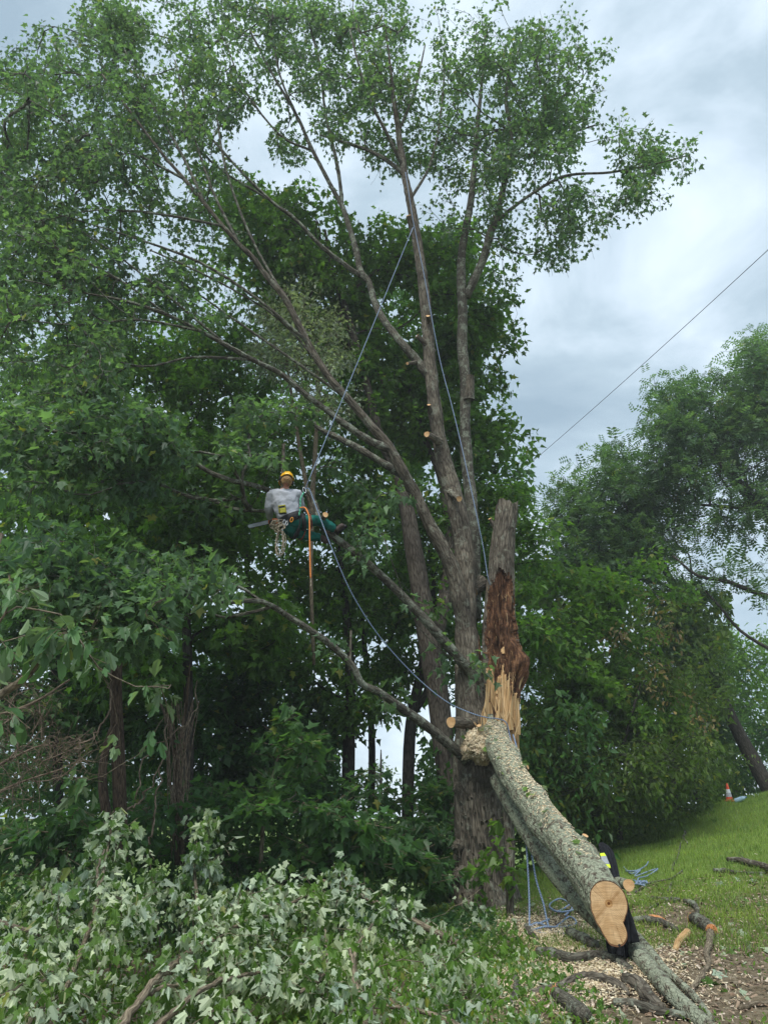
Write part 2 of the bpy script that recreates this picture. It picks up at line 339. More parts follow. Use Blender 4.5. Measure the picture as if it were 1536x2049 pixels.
M['green_rope'] = rope_mat('green_rope', (.02, .22, .12), (.12, .45, .30))

# ------------------------------------------------------------------ leaf templates (x side, y along, z up)
def halves(pts, fold=.12, curl=.12):
    """mirror an outline given from base to tip into two ngons folded along the midrib"""
    h = np.array(pts, float); k = len(h)
    z = lambda p: fold*np.abs(p[:, 0]) - curl*p[:, 1]**2
    a = np.column_stack([h, z(h)]); b = a.copy(); b[:, 0] *= -1
    V = np.vstack([a, b[1:-1]])
    fa = np.arange(k)[None]; fb = np.concatenate([[0], [k-1], np.arange(k+k-3, k-1, -1)])[None]
    return V, [fa, fb]
LEAF = {
 'maple': halves([(0, 0), (.37, .05), (.27, .24), (.52, .55), (.22, .56), (0, 1)]),
 'maple_far': halves([(0, 0), (.47, .26), (.24, .52), (0, 1)]),
 'maple_near': halves([(0, 0), (.15, -.05), (.38, .04), (.29, .18), (.37, .29), (.56, .60), (.38, .59), (.23, .53), (.25, .71), (.11, .79), (0, 1)], .16, .22),
 'sass': halves([(0, 0), (.10, .12), (.22, .35), (.33, .62), (.26, .86), (0, 1)], .1, .25),
 'sass_lobed': halves([(0, 0), (.10, .15), (.36, .45), (.34, .62), (.17, .52), (.20, .85), (0, 1)], .1, .25),
 'oval': halves([(0, 0), (.24, .30), (.20, .7), (0, 1)]),
 'oval_far': halves([(0, 0), (.27, .45), (0, 1)]),
}
def _locust():
    V = []; Fq = []
    for i in range(4):
        y = .10+i*.23; s = .42*(1-.08*abs(i-1.5))
        for sg in (-1, 1):
            b = len(V)
            V += [(0, y, 0), (sg*s*.5, y-.04, .03), (sg*s, y+.10, -.02), (sg*s*.45, y+.13, .02)]
            Fq.append([b, b+1, b+2, b+3] if sg > 0 else [b, b+3, b+2, b+1])
    return np.array(V, float), [np.array(Fq)]
LEAF['locust'] = _locust()
def curl_variants(key, n):
    out = []
    V, f = LEAF[key]
    for i in range(n):
        g = V.copy(); a, b, c = rng.uniform(-.35, .6), rng.uniform(-.4, .9), rng.uniform(-.6, .6); g[:, 0] *= rng.uniform(.75, 1.1); g[:, 0] += rng.uniform(-.12, .12)*g[:, 1]**2
        g[:, 2] += a*np.abs(g[:, 0])*1.2 - b*g[:, 1]**2*.6 + c*g[:, 0]*g[:, 1] + rng.uniform(-.03, .03, len(g))
        out.append((g, f))
    return out
def leaf_frames(n, out=None, up=(0, 0, 1), droop=.45, jit=.6, njit=.55, flip=0.0):
    """rotation matrices (n,3,3): columns side, along, normal"""
    o = rng.normal(size=(n, 3))*[1, 1, .5] if out is None else np.asarray(out)+rng.normal(size=(n, 3))*jit
    d = unit(unit(o)+[0, 0, -droop]); nn = unit(np.asarray(up, float)+rng.normal(size=(n, 3))*njit)
    nn = unit(nn-d*np.sum(nn*d, 1, keepdims=True))
    if np.any(np.asarray(flip) > 0): nn = np.where(rng.random((n, 1)) < flip, -nn, nn)
    s = np.cross(d, nn); return np.stack([s, d, nn], 2)
def add_leaves(mb, pos, Rm, size, key):
    # nothing grows right in front of the cone and bottle
    k_ = ~((pos[:, 0] > 8.6) & (pos[:, 0] < 10.6) & (pos[:, 1] > 17.5) & (pos[:, 1] < 21.5) & (pos[:, 2] < 3)); pos, Rm, size = pos[k_], Rm[k_], size[k_]
    vs = curl_variants(key, 6); n = len(pos); which = rng.integers(0, 6, n)
    for q in range(6):
        i = np.nonzero(which == q)[0]
        if not len(i): continue
        T, fs = vs[q]; V = pos[i][:, None] + np.einsum('nij,kj->nki', Rm[i], T)*size[i][:, None, None]
        off = (np.arange(len(i))*len(T))[:, None, None]; rr = rng.random(len(i))
        fl = [(f[None]+off).reshape(-1, f.shape[1]) for f in fs]
        s0 = mb.nv; mb.v.append(V.reshape(-1, 3)); mb.c.append(V.reshape(-1, 3))
        for f, f0 in zip(fl, fs):
            mb.f.append(f+s0); mb.m.append(np.zeros(len(f), np.int32)); mb.r.append(np.repeat(rr, len(f0)))
        mb.nv += V.shape[0]*V.shape[1]
_leaf_mesh = {}
def leaf_parts(parent, name, pos, Rm, size, key, mat, sub_parent=None):
    kk = (key, mat.name)
    if kk not in _leaf_mesh:
        L_ = []
        for T, fs in curl_variants(key, 8):
            mb = MB(); mb.add(T, fs, rnd=.0); o = mb.build('leaf', mat, None, False, False); me = o.data; bpy.data.objects.remove(o); L_.append(me)
        _leaf_mesh[kk] = L_
    b = np.array(parent['_b'])
    for p, r_, s in zip(pos, Rm, size):
        o = bpy.data.objects.new(name, random.choice(_leaf_mesh[kk])); COL.objects.link(o); o.parent = parent
        m = Matrix([[r_[0, 0]*s, r_[0, 1]*s, r_[0, 2]*s, p[0]-b[0]], [r_[1, 0]*s, r_[1, 1]*s, r_[1, 2]*s, p[1]-b[1]], [r_[2, 0]*s, r_[2, 1]*s, r_[2, 2]*s, p[2]-b[2]], [0, 0, 0, 1]])
        o.matrix_local = m

# ------------------------------------------------------------------ growing branches towards sprays
def blob_points(blobs, dens=1.0, per=600.0, clump=4):
    """blobs (px, py, rx, ry, Y, rY[, k]) -> 3D spray centres, gathered in uneven clumps"""
    out = []
    for b in blobs:
        px, py, rx, ry, Y, rY = b[:6]; k = b[6] if len(b) > 6 else 1
        n = max(2, int(dens*k*math.pi*rx*ry/per)); nc = max(1, n//clump)
        a = rng.uniform(0, 2*np.pi, nc); q = np.sqrt(rng.random(nc))
        cx, cy, cY = px+rx*q*np.cos(a), py+ry*q*np.sin(a), Y+rY*rng.uniform(-1, 1, nc)
        for _ in range(n):
            i = rng.integers(nc); out.append(at(cx[i]+rng.normal()*22, cy[i]+rng.normal()*17, cY[i]+rng.normal()*.4))
    return np.array(out)
def grow(skel, targets, wander=.07, pl=.22, step=.4, rtip=.0035, rpow=.46):
    """skel: list of (P, r). Returns list of new twig paths [(pts, radii)], tip dirs"""
    pos = []; dr = []; plen = []; par = []; own = []
    for si, (P, r) in enumerate(skel):
        T = unit(np.gradient(P, axis=0)); s0 = np.linalg.norm(np.diff(P, axis=0), axis=1); cs = np.concatenate([[0], np.cumsum(s0)])
        for i in range(max(1, len(P)//3), len(P)):
            pos.append(P[i]); dr.append(T[i]); plen.append(cs[i]*.5); par.append(-1)
    ns = len(pos); n = len(targets); cap = ns+n*14+10
    POS = np.zeros((cap, 3)); POS[:ns] = pos; DR = np.zeros((cap, 3)); DR[:ns] = dr; PL = np.zeros(cap); PL[:ns] = plen; PAR = -np.ones(cap, int); cnt = ns
    d0 = np.array([np.min(np.sum((POS[:ns]-t)**2, 1)) for t in targets]); order = np.argsort(d0)
    paths = []
    for t in targets[order]:
        v = t-POS[:cnt]; d = np.linalg.norm(v, axis=1)+1e-6; ca = np.sum(v*DR[:cnt], 1)/d
        cost = d*(1.35-.5*ca)+pl*PL[:cnt]; i = int(np.argmin(cost)); dd = d[i]
        k = int(min(13, max(2, math.ceil(dd/step)))); s = POS[i]; c1 = s+DR[i]*dd*.38+np.array([0, 0, .06*dd])
        tt = np.linspace(0, 1, k+1)[1:, None]; P = (1-tt)**2*s+2*tt*(1-tt)*c1+tt**2*t
        if k > 2: P[:-1] += rng.normal(size=(k-1, 3))*wander*dd/k
        allp = np.vstack([s, P]); T = unit(np.gradient(allp, axis=0)); idx = [i]
        for q in range(k):
            POS[cnt] = P[q]; DR[cnt] = T[q+1]; PL[cnt] = PL[i]+dd*(q+1)/k; PAR[cnt] = idx[-1]; idx.append(cnt); cnt += 1
        paths.append(idx)
    C = np.zeros(cnt)
    for idx in paths: C[idx[-1]] += 1
    for j in range(cnt-1, ns-1, -1):
        if PAR[j] >= 0: C[PAR[j]] += C[j]
    out = []
    for idx in paths:
        r = rtip*np.maximum(C[idx], 1)**rpow; r[0] = r[1]*1.05; out.append((POS[idx], r, DR[idx[-1]]))
    return out
def sprays(paths, per=18, rad=.26, size=.13, svar=.25, droop=.45, flip=0, njit=.55, flat=1.0):
    """leaf positions around each path's tip"""
    pos = []; out = []; tw = []; fl = []
    for P, r, d in paths:
        n = max(3, int(per*rng.uniform(.6, 1.4))); t = P[-1]
        back = P[-1]-d*rad*1.6*rng.random((n, 1))**.8+d*rad*.5
        o = rng.normal(size=(n, 3)); o -= d*np.sum(o*d, 1, keepdims=True)*.6; o = unit(o)*[1, 1, flat]; rr = rad*rng.uniform(.15, 1.15, (n, 1))
        pos.append(back+o*rr); out.append(unit(o+d*.6)); fl.append(np.full((n, 1), .92 if rng.random() < flip else .06*(flip > 0)))
        for q in range(2 if n > 8 else 1): tw.append((np.vstack([P[-1]-d*rad*.8, P[-1]-d*rad*.2+o[q]*rad*.5, P[-1]+d*rad*.2+o[q]*rad*.95]), .0028))
    pos = np.vstack(pos); out = np.vstack(out); n = len(pos)
    return pos, leaf_frames(n, out, droop=droop, flip=np.vstack(fl), njit=njit), size*np.clip(rng.normal(1, svar, n), .45, 1.6), tw
def twig_mesh(mb, paths, tw=(), minr=.003, sides=None):
    for P, r, d in paths:
        tube(mb, P, np.maximum(r, minr), sides or (6 if r[0] > .035 else 4 if r[0] > .012 else 3), cap=False)
    for P, r in tw: tube(mb, P, r, 3, cap=False)

def tree(name, label, cat, trunks, blobs, leafm, barkm, key='maple', dens=1.0, per=18, size=.13, rad=.26, group=None, base=None,
         sides=12, njit=.55, droop=.45, flip=0, fdens=600., parts=0, twm=None, bdisp=.0, flat=1.0, nearkey=None, tw_on=True, clump=4, rtip=.0035):
    S = [path(t) for t in trunks]; b = S[0][0][0] if base is None else base
    root = thing(name, label, cat, b, group)
    for i, (P, r) in enumerate(S):
        mb = MB(); tube(mb, P, r, sides, disp=bark_disp(bdisp*r.max(), 3, 1.5, i) if bdisp else None)
        mb.build('trunk' if i == 0 else 'limb', barkm, root)
    tg = blob_points(blobs, dens, fdens, clump); pths = grow(S, tg, rtip=rtip)
    pos, Rm, sz, tw = sprays(pths, per, rad, size, droop=droop, njit=njit, flip=flip, flat=flat)
    mb = MB(); twig_mesh(mb, pths, tw if tw_on else ()); mb.build('branches', twm or barkm, root, coord=True)['kind'] = 'stuff'
    foliage(root, pos, Rm, sz, key, leafm, parts, nearkey)
    return root
def foliage(root, pos, Rm, sz, key, leafm, parts=0, nearkey=None):
    if parts:
        dep = pos[:, 1]*cp+(pos[:, 2]-CAMZ)*sn; big = sz/dep; sx = pos[:, 0]/dep*F+CX; sy = CY-(-pos[:, 1]*sn+(pos[:, 2]-CAMZ)*cp)/dep*F
        big = np.where((sx > 0) & (sx < 1536) & (sy > 0) & (sy < 2049), big, 0)
        o = np.argsort(-big); a, b = o[:parts], o[parts:]
        leaf_parts(root, 'leaf', pos[a], Rm[a], sz[a], nearkey or key, leafm); pos, Rm, sz = pos[b], Rm[b], sz[b]
    if len(pos):
        mb = MB(); add_leaves(mb, pos, Rm, sz, key); o = mb.build('foliage', leafm, root, False, False); o['kind'] = 'stuff'

# ================================================================== SETTING
def axis(lo, hi, flo, fhi, st):
    fine = np.arange(flo, fhi+st/2, st); g = st; up = [fine[-1]]
    while up[-1] < hi: g *= 1.22; up.append(up[-1]+g)
    dn = [fine[0]]; g = st
    while dn[-1] > lo: g *= 1.22; dn.append(dn[-1]-g)
    return np.concatenate([dn[1:][::-1], fine, up[1:]])
xs, ys = axis(-600, 600, -12, 18, .19), axis(-300, 900, 4, 28, .19)
X, Y = np.meshgrid(xs, ys); Z = H(X, Y)
near = (np.abs(X-3) < 15) & (Y > 4) & (Y < 28)
Z = Z + near*(fbm(np.stack([X*5, Y*5, X*0], -1), 2, 3)-.37)*.05
mb = MB(); nx_ = len(xs); i = (np.arange(len(ys)-1)[:, None]*nx_+np.arange(nx_-1)[None]).ravel()
mb.add(np.stack([X, Y, Z], -1).reshape(-1, 3), np.stack([i, i+1, i+nx_+1, i+nx_], 1))
m, t, o = new_mat('ground_soil_and_turf'); l = t.links.new
tcn = N(t, 'ShaderNodeNewGeometry'); a = tcn.outputs['Position']
n1 = N(t, 'ShaderNodeTexNoise', i_Scale=.55, i_Detail=6.0, i_Roughness=.6); l(a, n1.inputs[0])
n2 = N(t, 'ShaderNodeTexNoise', i_Scale=14.0, i_Detail=6.0, i_Roughness=.7); l(a, n2.inputs[0])
sx = N(t, 'ShaderNodeSeparateXYZ'); l(a, sx.inputs[0])
# turf begins up the slope; below it bare leaf-strewn soil
k1 = N(t, 'ShaderNodeMath', operation='MULTIPLY', i_1=.30); l(sx.outputs[1], k1.inputs[0])
k2 = N(t, 'ShaderNodeMath', operation='MULTIPLY_ADD', i_1=2.2, i_2=-4.3); l(n1.outputs[0], k2.inputs[0])
k3 = N(t, 'ShaderNodeMath', operation='ADD'); l(k1.outputs[0], k3.inputs[0]); l(k2.outputs[0], k3.inputs[1])
rg = ramp(t, [(0, 0.0), (.8, 1.0)]); l(k3.outputs[0], rg.inputs[0])
soil = ramp(t, [(.3, (.07, .056, .034)), (.5, (.145, .115, .075)), (.7, (.25, .21, .15))]); l(n2.outputs[0], soil.inputs[0])
turf = ramp(t, [(.3, (.09, .145, .026)), (.7, (.16, .23, .05))]); l(n2.outputs[0], turf.inputs[0])
c = mixc(t, rg.outputs[0], soil.outputs[0], turf.outputs[0])
p = N(t, 'ShaderNodeBsdfPrincipled', i_Roughness=.95); p.inputs['Specular IOR Level'].default_value = .1; l(c, p.inputs['Base Color'])
b = N(t, 'ShaderNodeBump', i_Strength=.6, i_Distance=.03); l(n2.outputs[0], b.inputs['Height']); l(b.outputs[0], p.inputs['Normal']); l(p.outputs[0], o.inputs[0])
g = mb.build('ground', m, None, True, False); g['kind'] = 'structure'; g['label'] = 'sloping ground of bare soil rising to mown turf'

def turfness(x, y): return   .30*y-4.3+2.2*fbm(np.stack([x*.55, y*.55, x*0], -1), 3, 21)
def turf_mask(x, y): return np.clip((turfness(x, y)+.15)/.8, 0, 1)
# grass blades
def blades(n, x0, x1, y0, y1, hmin, hmax, wid, keep, name, mat, nb=1):
    x = rng.uniform(x0, x1, n); y = rng.uniform(y0, y1, n); k = keep(x, y); x, y = x[k], y[k]; n = len(x); z = H(x, y)+.01
    h = rng.uniform(hmin, hmax, n); a = rng.uniform(0, 2*np.pi, n); w = wid*rng.uniform(.6, 1.4, n); ln = rng.normal(size=(n, 2))*.45*h[:, None]
    P = np.stack([x, y, z], 1); s = np.stack([np.cos(a)*w, np.sin(a)*w, a*0], 1)
    mid = P+np.column_stack([ln*.3, h*.6]); top = P+np.column_stack([ln, h*rng.uniform(.75, 1, n)])
    V = np.stack([P-s, P+s, mid+s*.7, mid-s*.7, top], 1).reshape(-1, 3); b = np.arange(n)*5
    r = rng.random(n); mb = MB(); mb.v.append(V); mb.c.append(V); mb.nv = len(V)
    mb.f += [np.stack([b, b+1, b+2, b+3], 1), np.stack([b+3, b+2, b+4], 1)]; mb.m += [np.zeros(n, np.int32)]*2; mb.r += [r, r]
    o = mb.build(name, mat, None, False, False); o['kind'] = 'stuff'; return o
M['grass'] = leaf_mat('grass_blade', (.185, .28, .055), (.195, .29, .07), .3, .06, .3, .4, 1.3)
infr = lambda x, y: np.abs(x) < .56*y+.6
o = blades(125000, 1.5, 17, 9, 26, .04, .11, .0045, lambda x, y: (rng.random(len(x)) < .12+.88*turf_mask(x, y)) & infr(x, y), 'grass', M['grass'])
o['label'] = 'short green lawn grass on the slope at right'
o = blades(70000, -1, 8, 6, 13, .04, .12, .004, lambda x, y: (fbm(np.stack([x*1.6, y*1.6, x*0], -1), 2, 31) > .36) & (np.hypot(x-2.2, y-7.9) > 1.3+rng.random(len(x))*.8) & infr(x, y), 'weeds', M['grass'])
o['label'] = 'sparse weedy grass sprouting between the wood chips'

# wood chips and sawdust: flat chips lying on the soil
def chips(n, fx, sz, name, mat, label, keep=None, lift=.012):
    x, y = fx(n)
    if keep is not None: k = keep(x, y); x, y = x[k], y[k]
    n = len(x); P = np.stack([x, y, H(x, y)+lift+rng.uniform(0, .035, n)], 1)
    d = unit(rng.normal(size=(n, 3))*[1, 1, .35]); nn = unit(np.array([0, 0, 1.])+rng.normal(size=(n, 3))*.45); nn = unit(nn-d*np.sum(nn*d, 1, keepdims=True)); s = np.cross(d, nn)
    L_ = sz*rng.uniform(.5, 1.7, n)[:, None]; w = L_*rng.uniform(.25, .6, (n, 1)); th = nn*sz*.12
    V = np.stack([P-d*L_-s*w, P+d*L_-s*w*.6, P+d*L_*.8+s*w, P-d*L_*.9+s*w*.8, P+th*2.5], 1).reshape(-1, 3)
    b = np.arange(n)*5; Q = [(0, 1, 4), (1, 2, 4), (2, 3, 4), (3, 0, 4)]; r = rng.random(n)
    mb = MB(); mb.v.append(V); mb.c.append(V); mb.nv = len(V)
    for q in Q: mb.f.append(np.stack([b+k for k in q], 1)); mb.m.append(np.zeros(n, np.int32)); mb.r.append(r)
    o = mb.build(name, mat, None, False, False); o['kind'] = 'stuff'; o['label'] = label; return o
def chipmat(name, a_, b_, c_):
    m, t, o = new_mat(name); at_ = N(t, 'ShaderNodeAttribute', attribute_name='rnd'); rr = ramp(t, [(0, a_), (.5, b_), (1, c_)]); t.links.new(at_.outputs['Fac'], rr.inputs[0])
    p = N(t, 'ShaderNodeBsdfPrincipled', i_Roughness=.85); t.links.new(rr.outputs[0], p.inputs['Base Color']); t.links.new(p.outputs[0], o.inputs[0]); return m
M['chip'] = chipmat('pale_wood_chip', (.40, .30, .17), (.66, .55, .36), (.78, .70, .52))
M['litter'] = chipmat('leaf_litter', (.10, .06, .035), (.20, .13, .08), (.36, .27, .19))
M['bchip'] = chipmat('greyed_chip', (.20, .14, .10), (.42, .32, .24), (.60, .52, .42))
gp1 = ground_at(1130, 1920); gp2 = ground_at(1330, 1800)
def fx1(n):
    k = n//2; a = ground_at(1100, 1890); b_ = ground_at(1110, 1960)
    return (np.concatenate([rng.normal(a[0], .6, k), rng.normal(b_[0], .6, n-k)]), np.concatenate([rng.normal(a[1], .8, k), rng.normal(b_[1], .55, n-k)]))
chips(30000, fx1, .0115, 'sawdust', M['chip'], 'thick scatter of pale sawdust and chips under the leaning log')
chips(15000, lambda n: (rng.uniform(1, 9, n), rng.uniform(6.3, 14.5, n)), .016, 'wood_chips', M['bchip'], 'greyish wood chips strewn over the bare slope', lambda x, y: (fbm(np.stack([x*.9, y*.9, x*0], -1), 3, 41)*1.6 > rng.random(len(x))*1.2) & (y < 13.5-.25*x+rng.normal(size=len(x))) & infr(x, y))
chips(12000, lambda n: (rng.uniform(-5, 9, n), rng.uniform(6, 13, n)), .020, 'leaf_litter', M['litter'], 'brown leaf and bark litter on the soil', lambda x, y: infr(x, y))

# ================================================================== MAIN MAPLE
TB = gz(at(968, 1800, 13.0))
maple = thing('maple_tree', 'tall spreading maple with several stems and a split broken stem, the climber working in it', 'tree', TB)
# trunk
P, r = path([(978, 1850, 176, 13), (972, 1815, 146, 13), (968, 1760, 120, 13), (964, 1700, 112, 13), (960, 1640, 108, 13), (957, 1570, 108, 13), (956, 1510, 104, 13), (950, 1450, 84, 13), (940, 1400, 62, 13), (935, 1330, 52, 13)], 10)
th = np.arange(112)*2*np.pi/112; hh = (P[:, 2]-P[0, 2])[:, None]
flare = 1+np.exp(-hh*2.6)*(.13*np.sin(5*th+1)+.10*np.sin(8*th))+.05*np.sin(3*th+hh*.8)+.035*np.sin(7*th+hh*1.4)
mb = MB(); tube(mb, P, r, 112, disp=bark_disp(.060, 7, 1.1, 3), prof=flare, v0=0)
trunk = mb.build('trunk', M['bark_main'], maple)
sub(trunk, TB)
def stem(pts, name='limb', mat='bark_upper', sides=28, k=6, amp=.012, fu=3, s=0, par=None):
    P, r = path(pts, k); h0 = abs(pts[0][0]-pts[len(pts)//2][0])/(abs(pts[0][1]-pts[len(pts)//2][1])+1); r = r*(.9 if h0 < .4 else .78); coll = np.maximum(0, fbm(np.stack([np.arange(len(r))*.35+s, r*0, r*0], -1), 2, 77)-.42)*.5; r = r*(1+coll); mb = MB(); tube(mb, P, r, sides, disp=bark_disp(amp*1.25, fu, 3.5, s)); o = mb.build(name, M[mat], par or maple); return P[::2], r[::2]
SB = stem([(938, 1470, 62, 13), (938, 1350, 52, 13), (932, 1240, 48, 13), (930, 1150, 46, 13), (926, 1080, 43, 13), (912, 1010, 41, 13), (892, 940, 37, 13), (877, 870, 31, 12.9), (868, 800, 30, 12.8), (859, 720, 28, 12.8), (853, 630, 25, 12.7), (844, 550, 24, 12.6), (832, 470, 22, 12.6), (820, 400, 18, 12.5), (808, 345, 16, 12.5), (797, 265, 12, 12.5), (786, 185, 9, 12.4), (778, 110, 5, 12.3), (770, 50, 3, 12.2)], mat='bark_main', sides=40, amp=.022, fu=5, s=11)
SA = stem([(940, 1430, 40, 13.1), (936, 1340, 44, 13.05), (930, 1260, 46, 12.97), (918, 1190, 46, 12.8), (905, 1140, 40, 12.7), (882, 1092, 36, 12.6), (852, 1035, 32, 12.5), (828, 985, 30, 12.4), (802, 938, 29, 12.2), (775, 890, 26, 12.1), (742, 852, 22, 12), (700, 802, 20, 11.9), (660, 757, 18, 11.8), (628, 708, 18, 11.7), (600, 655, 17, 11.6), (572, 600, 16, 11.5), (535, 555, 15, 11.4), (508, 518, 13, 11.3), (478, 488, 12, 11.2), (442, 448, 11, 11.1), (410, 408, 10, 11), (368, 358, 9, 10.9), (318, 300, 7, 10.8), (262, 225, 5, 10.7), (205, 150, 4, 10.6)], mat='bark_main', sides=36, amp=.016, fu=5, s=12)
SA2 = stem([(780, 898, 22, 12.1), (745, 885, 20, 12), (700, 856, 17, 11.8), (655, 822, 15, 11.7), (612, 790, 14, 11.5), (562, 748, 13, 11.3), (510, 722, 12, 11.1), (455, 692, 11, 10.9), (400, 662, 10, 10.7), (335, 630, 8, 10.5), (250, 602, 7, 10.2), (150, 582, 5, 9.9), (50, 560, 4, 9.6)], s=13)
SA3 = stem([(812, 955, 20, 12.3), (775, 932, 19, 12.5), (722, 900, 17, 12.7), (680, 878, 16, 12.9), (640, 858, 12, 13.1), (610, 828, 9, 13.3), (560, 800, 6, 13.5)], s=14)
SC_ = stem([(856, 750, 24, 12.8), (835, 722, 22, 12.9), (812, 696, 21, 12.9), (778, 655, 19, 13), (752, 612, 17, 13.1), (738, 565, 16, 13.1), (722, 545, 16, 13.1), (712, 500, 15, 13.1), (697, 450, 14, 13.1), (684, 412, 13, 13.1), (662, 372, 11, 13.1), (640, 330, 10, 13.1), (620, 290, 9, 13.1), (598, 240, 8, 13), (570, 190, 7, 13), (540, 140, 6, 12.9), (500, 60, 4, 12.8)], s=15)
SC2 = stem([(722, 552, 12, 13.1), (690, 530, 11, 13), (640, 490, 10, 12.8), (592, 440, 9, 12.6), (540, 400, 8, 12.4), (470, 330, 6, 12.2), (400, 250, 5, 12)], s=16)
SC3 = stem([(684, 415, 9, 13.1), (680, 365, 8, 13.2), (668, 300, 7, 13.2), (650, 220, 6, 13.3), (640, 130, 5, 13.3), (622, 60, 4, 13.3)], s=17)
SB2 = stem([(808, 348, 12, 12.5), (775, 322, 11, 12.7), (735, 300, 9, 12.9), (690, 285, 7, 13.1), (640, 270, 5, 13.3)], s=18)
SB3 = stem([(806, 335, 10, 12.5), (780, 280, 9, 12.2), (745, 210, 8, 12), (720, 140, 6, 11.9), (700, 60, 5, 11.8)], s=19)
SH = stem([(948, 1240, 34, 13.6), (947, 1120, 32, 13.7), (942, 1010, 29, 13.7), (934, 930, 26, 13.8), (930, 850, 24, 13.8), (930, 760, 24, 13.8), (924, 690, 23, 13.8), (925, 620, 22, 13.7), (922, 555, 21, 13.7), (924, 500, 17, 13.6), (935, 440, 16, 13.5), (943, 390, 14, 13.5), (950, 310, 11, 13.4), (956, 240, 9, 13.3), (965, 150, 6, 13.2), (970, 70, 4, 13.1)], mat='bark_upper', sides=32, amp=.014, fu=4, s=20)
SH2 = stem([(932, 595, 18, 13.7), (948, 560, 18, 13.6), (966, 518, 18, 13.5), (980, 470, 17, 13.4), (1000, 405, 14, 13.3), (1014, 335, 12, 13.2), (1022, 270, 10, 13.1), (1012, 200, 7, 13), (1020, 120, 5, 13)], s=21)
SH3 = stem([(982, 455, 10, 13.4), (1020, 420, 9, 13.2), (1068, 385, 8, 13), (1130, 352, 7, 12.8), (1220, 345, 6, 12.5), (1300, 330, 4, 12.3), (1380, 310, 3, 12.1)], s=22)
SH4 = stem([(1016, 330, 8, 13.2), (1050, 280, 7, 13.2), (1090, 220, 6, 13.2), (1150, 175, 4, 13.1)], s=23)
SH5 = stem([(1018, 300, 8, 13.2), (1060, 310, 7, 13.4), (1120, 275, 6, 13.5), (1190, 250, 4, 13.6)], s=24)
SD = stem([(985, 1410, 36, 13.3), (962, 1375, 34, 13.0), (930, 1332, 29, 12.72), (892, 1288, 26, 12.5), (850, 1240, 23, 12.3), (802, 1190, 22, 12.15), (750, 1140, 20, 12), (702, 1100, 19, 11.85), (665, 1072, 18, 11.75), (645, 1052, 17, 11.85), (625, 1032, 15, 11.95), (590, 1002, 14, 11.95), (550, 985, 13, 11.85), (510, 972, 13, 11.5), (460, 960, 12, 10.9), (420, 945, 11, 10.7), (382, 920, 10, 10.5), (340, 890, 8, 10.2), (280, 872, 7, 9.9), (200, 868, 5, 9.5), (120, 865, 4, 9.2)], sides=24, s=25)
SD2 = stem([(560, 1020, 9, 11.5), (520, 1022, 9, 11.7), (470, 1018, 8, 11.9), (420, 1000, 7, 12), (360, 985, 5, 12)], s=26)
SD3 = stem([(640, 1048, 13, 11.7), (632, 1015, 13, 11.75), (622, 990, 11, 11.8), (610, 978, 10, 11.8)], s=27)
SE = stem([(970, 1550, 44, 13.1), (945, 1530, 40, 12.8), (925, 1512, 30, 12.5), (898, 1490, 26, 12.3), (850, 1450, 24, 12), (802, 1416, 22, 11.7), (760, 1386, 20, 11.4), (725, 1368, 18, 11.2), (703, 1330, 18, 11.1), (662, 1290, 17, 10.9), (620, 1260, 16, 10.7), (580, 1235, 15, 10.5), (540, 1210, 13, 10.3), (508, 1202, 12, 10.1), (450, 1205, 10, 9.8), (400, 1197, 8, 9.5), (345, 1190, 5, 9.2)], sides=24, s=28)
SE2 = stem([(520, 1202, 9, 10.2), (485, 1178, 8, 10.1), (442, 1166, 6, 9.9), (400, 1165, 4, 9.7)], s=29)
SE3 = stem([(540, 1215, 8, 10.3), (505, 1225, 7, 10.4), (450, 1235, 6, 10.5), (400, 1225, 5, 10.6), (340, 1250, 4, 10.7)], s=30)
FAN = [[(612,682,9,11.6),(520,602,8,11.3),(400,525,7,11),(250,470,5,10.6),(120,430,3,10.3)],[(445,452,8,11.1),(330,430,6,10.8),(200,420,4,10.4),(90,440,3,10.2)],[(410,408,8,11),(362,305,7,11.2),(300,200,5,11.3),(250,100,3,11.3)],[(478,488,8,11.2),(425,380,7,11.4),(382,250,5,11.6),(350,120,3,11.7)],[(368,358,7,10.9),(280,312,6,10.7),(180,270,4,10.5),(60,200,3,10.3)],[(400,662,7,10.7),(280,640,6,10.3),(160,650,4,10),(40,640,3,9.7)],[(510,720,8,11.1),(385,715,7,10.8),(280,733,5,10.5),(150,690,4,10.1)],[(455,692,8,10.9),(360,612,7,10.8),(250,522,5,10.6),(130,440,3,10.4)],[(335,630,6,10.5),(240,560,5,10.3),(120,500,4,10.1),(0,460,3,9.9)],[(598,240,6,13),(560,150,5,12.8),(540,40,3,12.7)],[(540,400,7,12.4),(430,330,6,12.2),(330,220,5,12),(260,100,3,11.9)],[(572,600,8,11.5),(500,470,7,11.7),(450,330,6,11.9),(430,200,4,12)],[(700,802,8,11.9),(600,730,7,12.1),(470,640,6,12.2),(330,540,4,12.2)],[(660,757,7,11.8),(560,640,6,11.5),(430,560,5,11.1),(300,500,4,10.7)],[(797,265,6,12.5),(830,180,5,12.7),(850,90,3,12.8)],[(786,185,5,12.4),(740,110,4,12.3),(705,20,3,12.2)],[(820,400,7,12.5),(860,330,6,12.8),(880,240,4,12.9),(890,130,3,13)],[(620,300,6,13.1),(560,270,5,12.9),(490,180,4,12.7),(450,80,3,12.6)]]
FANP = [stem(f_, s=200+i_, sides=8, k=4, amp=.004) for i_, f_ in enumerate(FAN)]
